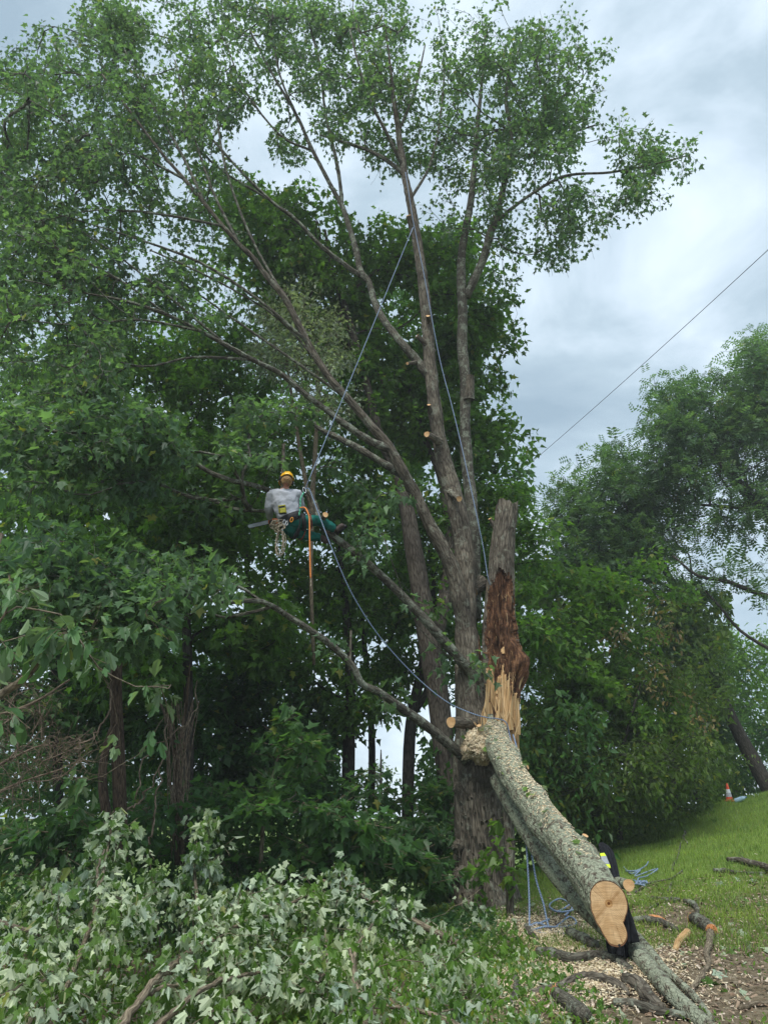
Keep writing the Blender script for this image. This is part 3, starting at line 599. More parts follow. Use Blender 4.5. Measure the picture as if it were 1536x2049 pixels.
# cut stubs with pale faces
def stub(a, b_, w0, w1, nm='branch_stub', par=None, base=None, mat='bark_main', tag_cut=True, tilt=None):
    par = par or maple; base = base if base is not None else TB
    P, r = resample(np.array([a, (np.array(a)+b_)/2, b_]), [w0, (w0+w1)/2, w1], 4); mb = MB(); tube(mb, P, r, 16, disp=bark_disp(w1*.14, 3, 3, 2), cap=False); s = mb.build(nm, M[mat], par); sub(s, base)
    d = unit(P[-1]-P[-2]); k = np.arange(20)*2*np.pi/20; mb = MB(); n = d if tilt is None else unit(d+np.array(tilt))
    disc(mb, P[-1]+d*.004, n, [0, 0, 1] if abs(d[2]) < .9 else [0, 1, 0], np.column_stack([np.cos(k), np.sin(k)])*w1*1.03*(1+.05*np.sin(3*k))[:, None])
    mb.build('cut_face', M['cut_small'], s); return s
stub(at(950, 1448, 12.7), at(902, 1445, 12.15), .11, .082)
stub(at(566, 990, 11.4), at(567, 889, 11.35), .04, .028, tilt=(0, -.8, 0))
stub(at(642, 1045, 11.6), at(651, 1030, 11.35), .055, .045, tilt=(.2, -.5, 0))
stub(at(880, 885, 12.85), at(854, 869, 12.45), .09, .055, tilt=(0, -.8, -.1))
stub(at(868, 705, 12.8), at(834, 672, 12.6), .06, .045)
stub(at(858, 645, 12.65), at(856, 632, 12.45), .05, .04, tilt=(0, -.3, .6))
stub(at(862, 830, 12.8), at(858, 810, 12.6), .05, .035, tilt=(0, -.4, .5))
stub(at(900, 985, 12.9), at(918, 998, 12.5), .07, .05, tilt=(0, -.7, 0))
stub(at(700, 1340, 11.1), at(702, 1262, 11.1), .022, .018)
stub(at(938, 800, 13.7), at(940, 752, 13.6), .12, .09, tilt=(0, -.2, 0))
stub(at(826, 470, 12.6), at(817, 432, 12.4), .07, .05, tilt=(0, -.5, -.3))
stub(at(835, 725, 12.9), at(815, 727, 12.6), .05, .03, tilt=(0, -.5, 0))
stub(at(1000, 1075, 13.2), at(980, 1038, 13.1), .06, .035, tilt=(0, -.3, 0))
stub(at(965, 1165, 13.3), at(945, 1180, 13.2), .16, .12)
# burls on the trunk
for px, py, rr_ in ((925, 1570, .12), (935, 1630, .09), (918, 1690, .10), (975, 1700, .08), (1000, 1650, .07), (925, 1745, .13), (950, 1800, .11)):
    c = at(px, py, 12.68 if py < 1700 else 12.62); k = 18; P = np.array([c+np.array([0, .14, -.06]), c+np.array([0, .03, 0]), c+np.array([0, -.02, .02])]); P, r = resample(P, [rr_*1.2, rr_*.9, rr_*.25], 4)
    mb = MB(); tube(mb, P, r, k, disp=bark_disp(.05, 4, 12, 7)); mb.build('bark_burl', M['bark_main'], maple)
mb = MB()   # bark flakes peeling round the lower trunk
for _ in range(170):
    py = random.uniform(1500, 1815); px = random.uniform(912, 1022 if py > 1600 else 1000); w = (px-966)/62; c = at(px, py, 13-.47*math.sqrt(max(.05, 1-w*w))-.03)
    L_ = random.uniform(.05, .16); s = random.uniform(.012, .03); d = unit([random.gauss(0, .15), -.12, 1]); sd_ = unit(np.cross(d, [w, -1, 0])); nn = np.cross(sd_, d)
    if nn[1] > 0: nn = -nn
    q = c-d*L_/2; mb.add([q-sd_*s, q+sd_*s, c+sd_*s*1.1+nn*.012, c-sd_*s+nn*.01, c+d*L_/2+sd_*s*.5+nn*.035, c+d*L_/2-sd_*s*.6+nn*.03], np.array([[0, 1, 2, 3], [3, 2, 4, 5]]), coord=np.random.rand(6, 3)*3)
o = mb.build('bark_flakes', M['bark_main'], maple, False); o['kind'] = 'stuff'

# ---- the split standing stem (snag)
P, r = path([(990, 1640, 60, 13.05), (995, 1560, 78, 13), (1000, 1500, 84, 12.95), (1003, 1450, 76, 12.9), (1005, 1400, 76, 12.9), (1006, 1350, 82, 12.9), (1002, 1300, 76, 12.95), (1000, 1250, 68, 13), (1000, 1200, 60, 13), (1002, 1150, 53, 13), (1004, 1100, 49, 13), (1009, 1055, 45, 13), (1015, 1008, 43, 13)], 16)
ns = 96; th = np.arange(ns)*2*np.pi/ns; n = len(P); T, A, B = frames(P); ln = np.concatenate([[0], np.cumsum(np.linalg.norm(np.diff(P, axis=0), axis=1))])
dirs = A[:, None]*np.cos(th)[None, :, None]+B[:, None]*np.sin(th)[None, :, None]
fac = -dirs[..., 1]; side = dirs[..., 0]; lv = np.repeat(ln[:, None], ns, 1)
pyv = np.interp(lv, ln[::16], [1640, 1560, 1500, 1450, 1400, 1350, 1300, 1250, 1200, 1150, 1100, 1055, 1008])
ned = fbm(np.stack([side*4, fac*4, lv*3], -1), 3, 51)-.44
open_ = (fac+ned*1.5 > np.interp(pyv, [1130, 1175, 1240, 1330, 1400, 1500], [1.4, .55, .35, -.05, -.25, -.3])) & (pyv < 1510)
fresh = open_ & (pyv > 1375+ned*150+side*18-30*(np.abs(side+.1) < .16)) & (pyv < 1520)
fib = np.abs(vn(np.stack([side*17, fac*17, lv*1.3], -1), 52)*2-1)
fib2 = fbm(np.stack([side*34, fac*34, lv*3.0], -1), 2, 53)
rr = r[:, None]*(1+0*lv); cc = np.stack([rr*np.cos(th), rr*np.sin(th), lv], -1)
bd = bark_disp(.032, 6, 1.2, 54)(th[None]*np.ones((n, 1)), lv, rr)
lump = np.exp(-(((pyv-1330)/28)**2+((side-.75)/.35)**2))*.20 - np.exp(-(((pyv-1215)/25)**2+((side+.1)/.3)**2))*.10 - np.exp(-(((pyv-1310)/25)**2+((side+.5)/.25)**2))*.13
rr = rr + np.where(fresh, -.05+fib*.035, np.where(open_, -.085+fib*.075+(fib2-.4)*.20+(fbm(np.stack([side*5, fac*5, lv*4], -1), 2, 57)-.37)*.22+lump, bd))
rr[-8:] *= 1+.04*np.sin(th*9); topj = (vn(np.stack([np.cos(th)*3, np.sin(th)*3, th*0], -1), 55)-.5)*.16
V = P[:, None]+rr[..., None]*dirs; V[-1, :, 2] += topj; V[-2, :, 2] += topj*.5
i = np.arange(n-1)[:, None]*ns; j = np.arange(ns)[None]; j2 = (j+1) % ns; q = np.stack([i+j, i+j2, i+ns+j2, i+ns+j], 2).reshape(-1, 4)
fo, ff = open_[:-1].ravel(), fresh[:-1].ravel()
mb = MB(); mb.add(V.reshape(-1, 3), q[~fo], cc.reshape(-1, 3)); tc_ = len(V.reshape(-1, 3))
top = np.vstack([V[-1], P[-1]-[0, 0, .12]]); jj = np.arange(ns); mb.add(top, np.stack([jj, (jj+1) % ns, np.full(ns, ns)], 1))
snag = mb.build('broken_stem', M['bark_main'], maple); sub(snag, TB)
def rotmat(name, cols, sc=(60, 60, 5)):
    m, t, o = new_mat(name); l = t.links.new; a = N(t, 'ShaderNodeAttribute', attribute_name='bark'); mp = N(t, 'ShaderNodeMapping'); mp.inputs['Scale'].default_value = sc; l(a.outputs['Vector'], mp.inputs[0])
    n = N(t, 'ShaderNodeTexNoise', i_Scale=1.0, i_Detail=6.0, i_Roughness=.7, i_Distortion=.7); l(mp.outputs[0], n.inputs[0]); rr = ramp(t, cols); l(n.outputs[0], rr.inputs[0])
    n2 = N(t, 'ShaderNodeTexNoise', i_Scale=9.0, i_Detail=5.0, i_Roughness=.7); l(a.outputs['Vector'], n2.inputs[0]); r2 = ramp(t, [(.36, (.35, .32, .30)), (.6, (1.15, 1.1, 1.05))]); l(n2.outputs[0], r2.inputs[0])
    c = mixc(t, 1.0, rr.outputs[0], r2.outputs[0], 'MULTIPLY') if 'rot' in name else rr.outputs[0]
    p = N(t, 'ShaderNodeBsdfPrincipled', i_Roughness=.85); l(c, p.inputs['Base Color']); p.inputs['Specular IOR Level'].default_value = .2
    b = N(t, 'ShaderNodeBump', i_Strength=.8, i_Distance=.02); l(n.outputs[0], b.inputs['Height']); l(b.outputs[0], p.inputs['Normal']); l(p.outputs[0], o.inputs[0]); return m
M['rot'] = rotmat('rotten_brown_wood', [(.3, (.025, .014, .009)), (.46, (.085, .042, .024)), (.56, (.17, .09, .048)), (.66, (.29, .17, .09)), (.8, (.42, .28, .15))])
M['fresh'] = rotmat('fresh_torn_wood', [(.3, (.28, .14, .055)), (.48, (.56, .36, .17)), (.6, (.72, .54, .31)), (.8, (.80, .66, .42))], (45, 45, 1.5))
mb = MB(); mb.add(V.reshape(-1, 3), q[fo & ~ff], cc.reshape(-1, 3)); mb.build('rotten_wood', M['rot'], snag, False)
mb = MB(); mb.add(V.reshape(-1, 3), q[ff], cc.reshape(-1, 3)); mb.build('torn_wood', M['fresh'], snag, False)
def splinter(a, b_, w, par, mat, n=4):
    P, r = resample(np.array([a, (np.array(a)*.55+np.array(b_)*.45)+rng.normal(size=3)*.015, b_]), [w, w*.65, .002], 3); mb = MB(); tube(mb, P, r, n); return mb.build('splinter', M[mat], par, False)
for px, p0, p1, w, mt, Yq in ((968, 1470, 1368, .04, 'fresh', 12.5), (975, 1465, 1400, .05, 'fresh', 12.45), (1010, 1455, 1345, .05, 'fresh', 12.42), (1022, 1460, 1385, .05, 'fresh', 12.42), (1036, 1470, 1400, .04, 'fresh', 12.6), (995, 1450, 1385, .05, 'fresh', 12.42), (962, 1330, 1270, .03, 'rot', 12.6), (1040, 1335, 1290, .05, 'rot', 12.65), (1018, 1330, 1250, .03, 'rot', 12.5), (985, 1330, 1260, .03, 'rot', 12.5), (1002, 1250, 1170, .03, 'rot', 12.55), (1020, 1220, 1160, .025, 'rot', 12.62), (1028, 1500, 1440, .05, 'rot', 12.5)):
    splinter(at(px, p0, Yq+.05), at(px+random.uniform(-6, 10), p1, Yq+.03), w, snag, mt)
for _ in range(16):
    px = 1003+random.uniform(-34, 34); p0 = random.uniform(1395, 1440); Yq = 12.9-.33*math.sqrt(max(.05, 1-((px-1004)/42)**2)); splinter(at(px, p0, Yq+.04), at(px+random.uniform(-5, 5), p0-random.uniform(25, 75), Yq-.01), random.uniform(.008, .022), snag, 'fresh' if random.random() < .7 else 'rot')
mb = MB()   # loose fibres hanging in the rot
for _ in range(70):
    py = random.uniform(1180, 1400); px = 1003+random.uniform(-30, 30); c = at(px, py, 12.6); d = rng.normal(size=3)*[.022, .02, .07]
    tube(mb, np.array([c, c+d*.5+[0, -.03, 0], c+d]), [.004, .003, .001], 3, cap=False)
o = mb.build('wood_fibres', M['fresh'], snag); o['kind'] = 'stuff'

# ---- crown of the main maple
DM = 1.0
blobsA = [(120,200,150,140,11.2,1.4),(60,330,90,110,10.6,1.2),(300,120,170,120,11.8,1.4),(250,60,110,60,11.8,1),(480,60,120,80,12.5,1.3),(640,70,120,95,12.8,1.3),(750,80,90,80,12.5,1.3),(600,20,180,40,12.5,1.2),(150,400,170,130,10.8,1.3),(330,310,150,120,11.4,1.3),(60,550,110,120,10.2,1.2),(220,540,150,100,10.6,1.2,.9),(400,440,80,60,11.8,1,.6),
 (590,150,90,70,13,1),(740,230,90,90,12.6,1.2),(660,300,90,45,13.2,.8,.8),(470,230,60,60,12.2,.8,.45),(420,200,70,60,12.2,.8),(120,680,140,80,10,1.2),(120,780,130,60,9.8,1),(300,620,130,50,10.6,.8,.7),(380,560,100,50,11,.8,.5),(780,330,60,60,12.8,.8,.7),(720,170,60,50,12,.8),(10,160,60,60,10.8,.8),(10,420,60,100,10.4,1),(560,300,40,60,12.8,.8,.35)]
blobsH = [(900,130,70,75,13.2,1.2),(990,90,80,70,13,1.2),(1060,110,80,70,12.8,1.2),(1130,160,80,75,12.8,1.2),(930,240,90,80,13.2,1.2),(1050,250,110,85,13,1.2),(1150,260,65,60,12.8,1),(1250,285,60,32,12.4,.6),(1335,325,55,24,12.3,.4,1.2),(1270,330,60,40,12.4,.5),(1300,385,55,25,12.4,.5,.8),(1200,400,80,42,12.7,.8),(1110,440,80,50,13,.8),(1010,370,80,70,13.4,1),(1090,520,40,42,13.1,.4,.8),(1160,480,45,28,13,.4,.7),(870,330,60,60,13.5,.8,.8),(985,470,50,60,13.6,.8,.8),(880,440,35,40,13.6,.6,.6),(820,180,60,60,12.6,.8,.7),(870,65,20,35,12.9,.3,.7),(1035,300,80,60,13.8,.6),(1010,560,30,40,13.8,.5,.7)]
blobsD = [(350,890,100,35,10.2,.5),(430,905,90,40,10.8,.5),(230,850,110,50,9.8,.6),(110,850,110,45,9.3,.6),(60,930,90,60,9.1,.6),(200,960,120,60,9.8,.7),(340,1000,90,30,11.8,.5,.6),(520,880,70,60,11.6,.5,.9),(560,840,60,40,11.9,.5,.8),(470,990,60,30,11.4,.4,.4)]
blobsDs = [(700,1000,60,28,11.9,.3,.6),(760,1055,28,60,12.0,.3,.8),(710,970,50,18,12,.3,.6),(790,1000,30,20,12.1,.3,.6),(745,1120,20,20,12,.2,.7),(890,1300,34,14,12.4,.1,.8),(938,1330,16,16,12.5,.1,1.2),(820,1225,20,14,12.2,.1,.8),(735,1085,20,14,11.9,.1,.7)]
blobsE = [(300,1180,110,45,9.4,.5),(180,1150,110,50,9.0,.5),(420,1150,70,35,9.9,.4,.7),(60,1120,90,60,8.8,.5),(660,1300,40,20,10.9,.2,.4),(800,1420,30,14,11.6,.2,.4),(340,1260,80,30,10.3,.4,.5)]
def limb_crown(sk, blobs, root, dens, per, size, key='maple', leaf='leaf_main', fd=600, parts=0, **kw):
    tg = blob_points(blobs, dens, fd); pth = grow(sk, tg, rtip=.0048); pos, Rm, sz, tw = sprays(pth, per, size=size, **kw)
    mb = MB(); twig_mesh(mb, pth, tw); mb.build('branches', M['bark_upper'], root)['kind'] = 'stuff'; return pos, Rm, sz
blobsA = [(*q[:4], q[4]+.75, *q[5:]) for q in blobsA]
L1 = limb_crown(FANP+[SA, SA2, SC_, SC2, SC3, SB, SB2, SB3, SA3], blobsA, maple, 1.85, 18, .098)
L2 = limb_crown([SH, SH2, SH3, SH4, SH5, SB], blobsH, maple, 2.1, 18, .094)
L3 = limb_crown([SD, SD2], blobsD, maple, 1.4, 18, .125, fd=650)
L4 = limb_crown([SD, SD3], blobsDs, maple, .8, 14, .14, fd=500)
L5 = limb_crown([SE, SE2, SE3], blobsE, maple, 1.7, 18, .125, fd=650)
allL = [np.concatenate([a[k] for a in (L1, L2, L3, L4, L5)]) for k in range(3)]
_p = allL[0]; _d = _p[:, 1]*cp+(_p[:, 2]-CAMZ)*sn; _x = _p[:, 0]/_d*F+CX; _y = CY-(-_p[:, 1]*sn+(_p[:, 2]-CAMZ)*cp)/_d*F
_k = ~((_x > 485) & (_x < 700) & (_y > 935) & (_y < 1185) & (_p[:, 1] < 12.0)); allL = [a[_k] for a in allL]     # the climber has cleared the space round him
foliage(maple, allL[0], allL[1], allL[2], 'maple', M['leaf_main'], 300, 'maple')

# ================================================================== FALLEN STEM (hinged log)
LP, Lr = path([(985, 1450, 50, 12.75), (996, 1492, 54, 12.2), (1026, 1550, 56, 11.45), (1063, 1604, 57, 10.85), (1104, 1656, 60, 10.2), (1144, 1706, 64, 9.6), (1184, 1758, 70, 9.0), (1217, 1808, 74, 8.45)], 12)
endp = LP[-1]; edep = endp[1]*cp+(endp[2]-CAMZ)*sn
OUT = np.array([(1182,1805),(1184,1785),(1196,1771),(1213,1766),(1230,1769),(1244,1780),(1252,1798),(1253,1815),(1247,1830),(1241,1842),(1247,1856),(1246,1868),(1238,1880),(1226,1884),(1212,1881),(1203,1868),(1196,1852),(1186,1832)], float)
oo = np.column_stack([(OUT[:, 0]-1217), -(OUT[:, 1]-1808)])/F*edep; oa = np.arctan2(oo[:, 1], oo[:, 0]); orr = np.hypot(oo[:, 0], oo[:, 1]); k = np.argsort(oa); oa, orr = oa[k], orr[k]
ns = 120; th = np.arange(ns)*2*np.pi/ns-np.pi; er = np.interp(th, np.concatenate([oa-2*np.pi, oa, oa+2*np.pi]), np.tile(orr, 3))
n = len(LP); T = unit(np.gradient(LP, axis=0)); view = unit(endp-np.array([0, 0, CAMZ])); s = np.linspace(0, 1, n)
nrm = unit(-T*1.0*(1-s[:, None]**6*.75)+view*(s[:, None]**6*.75)*1.0)     # section normals turn into the plane of the saw cut
A = unit(np.cross(nrm, [0, 0, 1.])); B = np.cross(A, nrm); sg = np.sign(np.dot(A[-1], [1, 0, 0])); A *= sg; B *= np.sign(B[-1][2])
ln = np.concatenate([[0], np.cumsum(np.linalg.norm(np.diff(LP, axis=0), axis=1))]); lv = np.repeat(ln[:, None], ns, 1)
wgt = (np.clip((s-.3)/.62, 0, 1)**1.4)[:, None]; base_r = Lr[:, None]*(1+.0*lv)
rr = base_r*(1-wgt)+er[None]*(Lr/Lr[-1])[:, None]*wgt
cc = np.stack([rr*np.cos(th), rr*np.sin(th), lv], -1)
kno = np.zeros_like(rr)
for (kl, ka, kr, kh) in ((1.1, .6, .18, .05), (2.3, .9, .2, .05), (3.2, 1.9, .22, .05), (3.8, .3, .2, .06), (.7, 2.4, .25, .06), (2.7, -2.3, .3, .05), (4.4, 1.2, .2, .035)):
    kno += kh*np.exp(-(((lv-kl)/kr)**2+((np.angle(np.exp(1j*(th[None]-ka)))*.35/kr)**2)))
rr = rr+(bark_disp(.016, 5, 5, 61)(th[None]*np.ones((n, 1)), lv, rr)+kno+(fbm(np.stack([np.cos(th)[None]*1.2+0*lv, np.sin(th)[None]*1.2+0*lv, lv*1.6], -1), 2, 62)-.37)*.07)*np.clip((1-s)*14, 0.1, 1)[:, None]
V = LP[:, None]+rr[..., None]*(A[:, None]*np.cos(th)[None, :, None]+B[:, None]*np.sin(th)[None, :, None])
fallen = thing('fallen_log', 'thick lichen covered stem leaning down from the split trunk to a fresh saw cut', 'log', tuple(gz(endp)))
FB = fallen['_b']
i = np.arange(n-1)[:, None]*ns; j = np.arange(ns)[None]; j2 = (j+1) % ns; q = np.stack([i+j, i+ns+j, i+ns+j2, i+j2], 2).reshape(-1, 4)
mb = MB(); mb.add(V.reshape(-1, 3), q, cc.reshape(-1, 3)); log = mb.build('log', M['bark_log'], fallen); sub(log, FB)
ring = V[-1]; cen = endp
M['inner'] = plain('inner_bark', (.16, .075, .035), .9, nscale=90)
mb = MB(); inn = cen+(ring-cen)*.955; m_ = np.arange(ns); mb.add(np.vstack([ring, inn-nrm[-1]*0+(-T[-1])*.004]), np.stack([m_, (m_+1) % ns, ns+(m_+1) % ns, ns+m_], 1)); mb.build('bark_rim', M['inner'], log)
ol = np.column_stack([(inn-cen)@A[-1], (inn-cen)@B[-1]])
mb = MB(); rings = []; cc2 = []
for q_ in (1, .7, .4, .15): rings.append(cen+(inn-cen)*q_+T[-1]*.002*(1-q_)); cc2.append(np.column_stack([ol*q_, np.zeros(ns)]))
rings.append(np.array([cen])); cc2.append(np.zeros((1, 3)))
f = [np.stack([u*ns+m_, u*ns+(m_+1) % ns, (u+1)*ns+(m_+1) % ns, (u+1)*ns+m_], 1) for u in range(3)]; f3 = np.stack([3*ns+m_, 3*ns+(m_+1) % ns, np.full(ns, 4*ns)], 1)
mb.add(np.vstack(rings), [np.vstack(f), f3], np.vstack(cc2)); mb.build('cut_face', M['cut'], log, False)
# side stubs of the log
stub(at(1236, 1765, 8.9), at(1257, 1771, 8.45), .055, .056, par=fallen, base=FB, mat='bark_log', tilt=(.0, -.4, 0))
stub(at(1030, 1540, 11.5), at(1055, 1535, 11.35), .06, .03, par=fallen, base=FB, mat='bark_log', tilt=(.4, -.2, .2))
stub(at(1098, 1640, 10.3), at(1112, 1634, 10.15), .06, .045, par=fallen, base=FB, mat='bark_log', tilt=(0, -.3, .5))
stub(at(1160, 1690, 9.6), at(1170, 1672, 9.55), .05, .035, par=fallen, base=FB, mat='bark_log', tilt=(0, -.3, .5))
def simple(pts, name, par, mat, sides=20, amp=.008, k=6, lvl=4, s=0):
    P, r = path(pts, k); mb = MB(); tube(mb, P, r, sides, disp=bark_disp(amp, 4, 4, s)); return mb.build(name, M[mat], par), P, r
_, FP1, Fr1 = simple([(998, 1560, 38, 12.3), (1048, 1650, 38, 11.4), (1098, 1728, 38, 10.6), (1150, 1795, 36, 10.1), (1205, 1846, 42, 9.5), (1262, 1893, 38, 8.95), (1305, 1945, 36, 8.0), (1345, 1990, 34, 7.2), (1400, 2040, 32, 6.65), (1450, 2085, 30, 6.25)], 'limb', fallen, 'bark_log', 28, .014, s=71)
_, FP2, Fr2 = simple([(1240, 1840, 20, 9.5), (1290, 1893, 18, 8.8), (1330, 1940, 16, 7.9), (1380, 1985, 14, 7.4), (1425, 2040, 12, 6.8)], 'limb', fallen, 'bark_log', 14, .006, s=72)
# torn bulge at the hinge, heaped with sawdust
bc = at(955, 1492, 12.35); u = np.linspace(0, np.pi, 34); w_ = np.arange(56)*2*np.pi/56
U, Wg = np.meshgrid(u, w_, indexing='ij'); D = np.stack([np.sin(U)*np.cos(Wg), np.sin(U)*np.sin(Wg), np.cos(U)], -1)
dd = 1+.9*(fbm(D*2.4+7, 4, 81)-.47)+.5*np.abs(vn(D*6, 83)-.5)+.25*(vn(D*15, 84)-.5); V = bc+D*np.array([.22, .26, .25])*dd[..., None]
i = np.arange(33)[:, None]*56; j = np.arange(56)[None]; q = np.stack([i+j, i+56+j, i+56+(j+1) % 56, i+(j+1) % 56], 2).reshape(-1, 4)
BV = V
M['bulge'] = bark_mat('torn_bark_lump', (.13, .085, .06), (.42, .30, .21), (.62, .5, .33), .8, 1.2, .9, 11)
mb = MB(); mb.add(V.reshape(-1, 3), q, V.reshape(-1, 3)*.5); mb.build('torn_bulge', M['bulge'], fallen)
stub(at(962, 1470, 12.2), at(958, 1452, 12.1), .05, .035, par=fallen, base=FB, mat='bulge', nm='torn_stub')
for _ in range(46):
    px, py = random.uniform(958, 1034), random.uniform(1440, 1482); Yq = 12.52-.1*random.random(); d_ = rng.normal(size=2)*[9, 6]; L_ = random.uniform(14, 42)
    P, r = resample(np.array([at(px, py+12, Yq+.05), at(px+d_[0]*.3, py-L_*.4, Yq), at(px+d_[0], py-L_, Yq-.06)]), [random.uniform(.010, .026), .012, .0015], 3); mb = MB(); tube(mb, P, r, 4); mb.build('splinter', M['fresh' if random.random() < .6 else 'rot'], fallen, False)
# chips resting on top of the log and bulge
def rest_chips(n, centre_fn, name, par, mat):
    mb = MB(); 
    for _ in range(n):
        c, nn = centre_fn(); d = unit(rng.normal(size=3)); d = unit(d-nn*np.dot(d, nn)+nn*.12*random.gauss(0, 1)); s_ = np.cross(d, nn); a = random.uniform(.006, .019); b = a*random.uniform(.3, .7)
        c = c+nn*.006
        mb.add([c-d*a-s_*b, c+d*a-s_*b*.6, c+d*a*.8+s_*b, c-d*a+s_*b*.7, c+nn*.006], np.array([[0, 1, 4], [1, 2, 4], [2, 3, 4], [3, 0, 4]]))
    o = mb.build(name, mat, par, False); o['kind'] = 'stuff'; return o
LV = LP[:, None]+rr[..., None]*(A[:, None]*np.cos(th)[None, :, None]+B[:, None]*np.sin(th)[None, :, None])
def on_log():
    a = int(random.triangular(2, n-6, 8)); b_ = int((random.gauss(np.pi/2, .55)+np.pi)/(2*np.pi)*ns) % ns; fa, fb = random.random(), random.random(); c = (LV[a, b_]*(1-fa)+LV[a+1, b_]*fa)*(1-fb)+(LV[a, (b_+1) % ns]*(1-fa)+LV[a+1, (b_+1) % ns]*fa)*fb; return c, unit(c-LP[a]*(1-fa)-LP[a+1]*fa)
def on_bulge():
    a = random.randint(2, 24); b_ = random.randint(0, 55); fa, fb = random.random(), random.random(); c = (BV[a, b_]*(1-fa)+BV[a+1, b_]*fa)*(1-fb)+(BV[a, (b_+1) % 56]*(1-fa)+BV[a+1, (b_+1) % 56]*fa)*fb; return c, unit(c-bc)
rest_chips(1500, on_log, 'sawdust', fallen, M['chip']); rest_chips(2600, on_bulge, 'sawdust', fallen, M['chip'])
lf = [on_log() for _ in range(14)]+[on_bulge() for _ in range(6)]
lp_ = np.array([c+nn*.03 for c, nn in lf]); lR = leaf_frames(len(lf), None, droop=.1); leaf_parts(fallen, 'leaf', lp_, lR, np.full(len(lf), .10), 'maple_near', M['leaf_fallen'])

# ================================================================== FOREST BEHIND AND BESIDE
YA = 15.5
tree('maple_tree', 'second maple close behind the main stems, its trunk left of the split one', 'tree',
 [[(915,1680,44,YA),(900,1580,42,YA),(888,1500,42,YA),(877,1400,44,YA),(866,1330,46,YA),(850,1240,42,YA),(836,1150,38,YA),(824,1080,35,YA),(810,1000,30,YA),(788,930,24,YA),(762,880,20,YA),(746,820,17,YA),(726,740,16,YA),(704,660,14,YA),(682,590,12,YA),(664,540,8,YA),(650,460,5,YA)],
  [(866,1300,30,15.7),(885,1220,28,16),(896,1140,24,16.3),(900,1050,20,16.5),(880,950,16,16.6),(850,880,12,16.7),(820,780,9,16.7)],[(708,670,8,15.5),(672,650,7,15.3),(620,610,5,15.1)]],
 [(560,430,120,55,16,1),(450,400,70,45,15.5,.8),(480,470,90,50,15.5,.8),(700,510,130,70,16,1),(850,540,110,90,16.5,1),(900,500,90,40,16.5,1),(960,600,50,60,16.5,.8),(640,600,120,80,16,1),(780,660,140,100,16.5,1.2),(920,740,70,110,16.5,1),(800,790,110,80,16.8,1),(960,830,40,90,16.4,.6),(560,560,90,60,15.6,.8),(870,860,80,60,16.8,.8),(980,660,30,60,16.2,.5),(760,890,90,60,16.8,.8),(690,700,60,60,16.4,.8)],
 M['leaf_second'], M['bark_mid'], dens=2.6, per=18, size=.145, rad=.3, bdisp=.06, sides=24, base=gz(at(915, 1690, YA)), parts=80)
tree('pale_leaved_tree', 'slender silvery leaved tree standing behind the climbing line', 'tree',
 [[(628,1330,7,14),(622,1150,8,14),(625,1000,10,14),(632,880,9,14),(636,760,9,14),(610,660,6,14)],[(622,1020,9,14),(600,900,8,14.2),(585,800,6,14.3),(570,700,4,14.3)]],
 [(590,650,80,60,14.2,.6),(640,740,65,55,14,.6),(560,720,60,60,14.3,.6),(620,610,50,30,14.2,.5),(650,800,50,35,13.9,.5),(590,830,30,25,14,.4,.6)], M['leaf_silver'], M['bark_thin'], 'oval', 3.2, 24, .095, .26, base=gz(at(628, 1345, 14)))
G1 = 'dim forest trees filling the wood at left'
